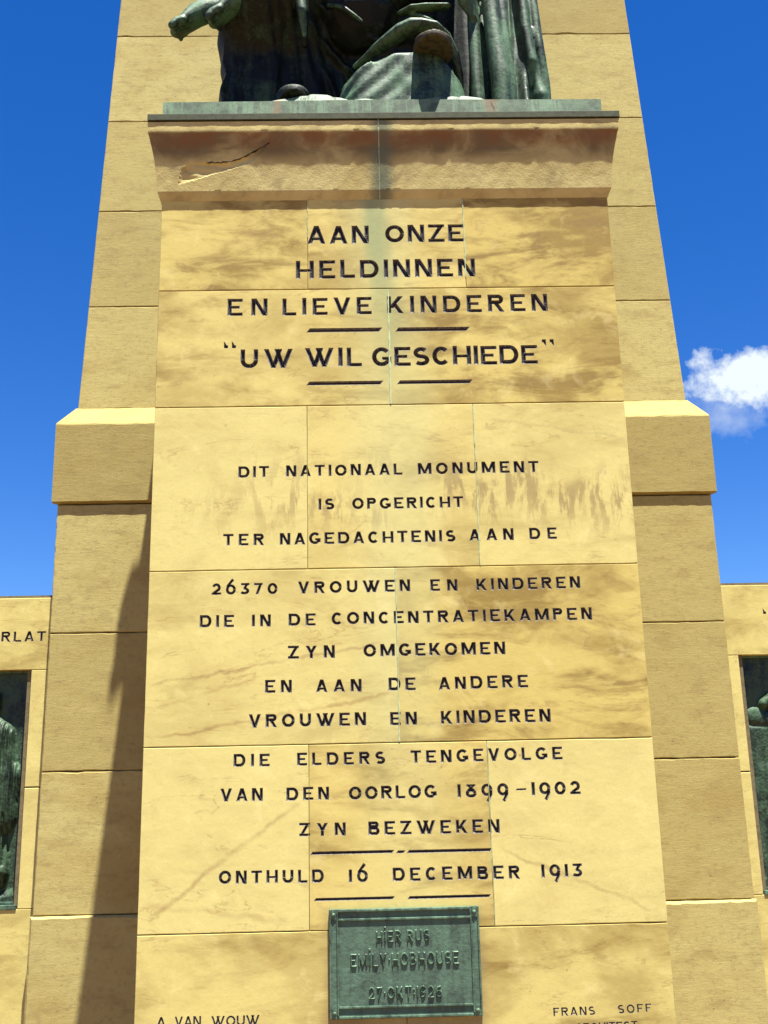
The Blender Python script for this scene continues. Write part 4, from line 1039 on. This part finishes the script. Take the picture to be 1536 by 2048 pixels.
def boot(name, toe, heel, w, h, mat, tilt=0.0):
    """boot pointing at the viewer: flat welted sole, domed toe cap, ankle"""
    T, H_ = Vector(toe), Vector(heel); ax = (T - H_); Ln = ax.length; ax.normalize(); side = Vector((1, 0, 0)); up = side.cross(ax).normalized()
    if up.z < 0: up = -up
    def fn(u, v):
        a = 2 * PI * u; s = v
        # width along the foot: waist then broad, round toe
        ww = w / 2 * (0.62 + .38 * math.sin(min(1, s / .72) * PI / 2) ** 2) * (1 if s < .72 else math.sqrt(max(.02, 1 - ((s - .72) / .285) ** 2)))
        hh = h * (1.0 - .45 * s) * (1 if s < .75 else math.sqrt(max(.05, 1 - ((s - .75) / .26) ** 2)))
        cx, cz = math.cos(a), math.sin(a)
        if cz < 0: cz = -.0
        p = H_ + ax * Ln * s + side * ww * (abs(cx) ** .75 * (1 if cx > 0 else -1)) + up * hh * cz
        return p
    parts = [loft(fn, 40, 26)]
    def sole(u, v):
        s = u; a = 2 * PI * u
        cx, sy = math.cos(a), math.sin(a)
        l = .5 + .5 * sy
        ww = w / 2 * 1.08 * (.66 + .34 * math.sin(min(1, l / .7) * PI / 2))
        return H_ + ax * (Ln * (l * 1.04 - .01)) + side * ww * cx - up * (.030 * (1 - v)) + up * .006
    parts.append(loft(sole, 48, 3))
    parts.append(tube([H_ + up * h * .5 + ax * .03, H_ + up * (h * 1.6) - ax * .01, H_ + up * (h * 2.6)], [w * .36, w * .34, w * .36]))
    return sculpt(name, parts, mat, SEAT_P, .006, 1)
SEAT_P = grp
for _o in (folds(), boot('boot', (.242, -.058, 5.125), (.252, .24, 5.135), .180, .040, M_SOLE), boot('boot', (-.418, .055, 4.915), (-.43, .33, 4.895), .158, .075, M_BRONZE_SHADE)): _o.parent = SEAT
# rock under the raised boot
def rock():
    rg = random.Random(11); pr = []
    def fn(u, v):
        a = 2 * PI * u; z = 4.79 + v * (1.0)
        px = .10; 
        x = .10 + .345 * math.copysign(abs(math.cos(a)) ** .7, math.cos(a)); y = .32 + .255 * math.copysign(abs(math.sin(a)) ** .6, math.sin(a))
        topz = float(np.interp(x, [-.26, -.215, -.10, .03, .09, .30, .40, .45], [4.89, 4.985, 5.055, 5.108, 5.116, 5.110, 5.00, 4.88]))
        zz = 4.79 + (topz - 4.79) * min(1, v * 1.25)
        k_ = 1.0 if v < .8 else 1 - (v - .8) / .2 * .85
        k_ *= 1 - .10 * v
        n_ = .007 * math.sin(x * 19 + 1.0) + .004 * math.sin(x * 43 - z * 21)
        return (.10 + (x - .10) * k_ + n_, .32 + (y - .32) * (1 - .35 * (1 - k_)) + n_, zz + (0.0 if v < .8 else .004))
    parts = [loft(fn, 90, 26)]
    return sculpt('rock', parts, M_BRONZE, grp, .010, 1)
rock()

# --- child across the lap, bare feet hanging over on the left
def foot(toe, heel, parts, s=1.0, up=Vector((0, 0, 1))):
    T, H_ = Vector(toe), Vector(heel); ax = (T - H_).normalized(); L2 = (T - H_).length; sd = ax.cross(up).normalized(); u2 = sd.cross(ax).normalized()
    if u2.z < 0: u2 = -u2; 
    g = lambda a, b, c: H_ + ax * L2 * a + sd * b * s + u2 * c * s
    parts.append(tube([g(0, 0, .03), g(.25, 0, .045), g(.5, 0, .040), g(.75, 0, .024), g(.86, 0, .018)], [(.036 * s, .040 * s), (.036 * s, .046 * s), (.040 * s, .040 * s), (.046 * s, .026 * s), (.042 * s, .020 * s)]))
    for k_ in range(5):
        b = -.036 + .018 * k_; r = (.0155, .012, .0115, .011, .010)[k_]; e = (1.02, 1.0, .975, .945, .91)[k_]
        parts.append(tube([g(.80, b, .014), g(.92, b * 1.05, .016), g(e, b * 1.08, .006)], [r * s, r * .95 * s, r * s], 10))
def child():
    parts = []
    foot((-1.030, .375, 5.462), (-.785, .385, 5.575), parts, 1.50)
    foot((-.822, .250, 5.415), (-.575, .235, 5.560), parts, 1.50)
    parts.append(tube([(-.775, .405, 5.635), (-.66, .39, 5.74), (-.52, .36, 5.93)], [.052, .062, .078]))
    parts.append(tube([(-.575, .235, 5.625), (-.53, .235, 5.77), (-.44, .26, 5.95)], [.052, .062, .078]))
    parts.append(tube([(-.50, .33, 5.93), (-.28, .36, 5.95), (.0, .38, 6.0), (.18, .40, 6.05)], [(.12, .10), (.14, .11), (.15, .12), (.10, .09)]))
    parts.append(ball((.30, .40, 6.14), (.10, .115, .125))); parts.append(ball((.285, .28, 6.15), (.018, .02, .02)))
    return sculpt('child', parts, M_BRONZE, grp, .008, 1)
child()

# --- standing woman with long falling folds
def standing():
    parts = []
    cx, cy = .640, .42
    ridges = [(-1.95, .052, 9), (-1.60, .030, 12), (-1.28, .046, 8), (-.98, .030, 12), (-.60, .050, 7), (-.25, .03, 9), (-2.35, .045, 8), (-2.8, .04, 8), (.2, .04, 7), (.8, .04, 6), (1.4, .04, 6), (2.0, .04, 6), (2.6, .04, 6)]
    def fn(u, v):
        a = 2 * PI * u - PI; z = 4.79 + v * 1.25
        r = .190 - .04 * v
        for ra, am, sh in ridges:
            d = (a - ra - .10 * math.sin(z * 2.1 + ra * 3) + .10 * (1 - v) * (ra + 1.57) * .4 + PI) % (2 * PI) - PI
            r += am * math.exp(-(d * sh) ** 2) * (1 - .35 * v)
        r += .004 * math.sin(a * 23 + z * 9) + .02 * (1 - v) ** 3
        return (cx + r * math.cos(a) * .90, cy + r * math.sin(a) * 1.02, z)
    parts.append(loft(fn, 260, 70))
    # free-hanging front folds
    for p, r in (([(.468, .20, 4.80), (.462, .19, 5.05), (.458, .19, 5.35), (.47, .22, 5.75)], (.036, .033, .030, .03)),
                 ([(.575, .165, 4.80), (.575, .16, 5.05), (.555, .165, 5.28), (.530, .18, 5.75)], (.046, .052, .046, .036)),
                 ([(.628, .170, 4.80), (.622, .17, 5.00), (.605, .17, 5.22), (.60, .2, 5.75)], (.022, .03, .028, .03)),
                 ([(.800, .26, 4.80), (.775, .225, 4.98), (.740, .205, 5.15), (.715, .20, 5.35), (.70, .22, 5.75)], (.042, .040, .030, .024, .024)),
                 ([(.815, .33, 4.80), (.815, .31, 5.1), (.795, .29, 5.3), (.77, .3, 5.7)], (.030, .028, .026, .026))):
        parts.append(tube(p, list(r)))
    # corner of a shawl hanging at her right hand
    parts.append(tube([(.405, .17, 5.80), (.415, .155, 5.60), (.430, .15, 5.46), (.455, .16, 5.375)], [(.05, .04), (.055, .042), (.048, .036), (.020, .018)]))
    # bodice, arms, head (above the frame)
    parts.append(tube([(.64, .42, 5.95), (.64, .43, 6.25), (.64, .44, 6.65), (.64, .44, 6.82)], [(.17, .15), (.15, .13), (.20, .14), (.12, .10)]))
    parts.append(tube([(.64, .44, 6.78), (.64, .42, 6.98)], [.065, .06])); parts.append(ball((.64, .40, 7.12), (.115, .135, .155))); parts.append(ball((.64, .44, 7.14), (.14, .14, .16)))
    parts.append(ball((.64, .268, 7.10), (.018, .026, .03)))
    parts.append(tube([(.44, .44, 6.72), (.39, .38, 6.42), (.40, .26, 6.15), (.42, .17, 5.92)], [.08, .065, .055, .042]))
    parts.append(tube([(.84, .44, 6.72), (.88, .40, 6.40), (.80, .26, 6.22), (.68, .22, 6.25)], [.08, .065, .055, .042]))
    for hx_, hz_ in ((.425, 5.87), (.66, 6.25)):
        parts.append(ball((hx_, .17, hz_), (.04, .035, .05)))
        for k_ in range(4): parts.append(tube([(hx_ - .025 + .017 * k_, .16, hz_ - .03), (hx_ - .03 + .018 * k_, .145, hz_ - .075), (hx_ - .028 + .017 * k_, .16, hz_ - .105 + .006 * abs(k_ - 1))], [.011, .010, .008], 8))
    return sculpt('standing_woman', parts, M_BRONZE, grp, .0095, 1)
standing()
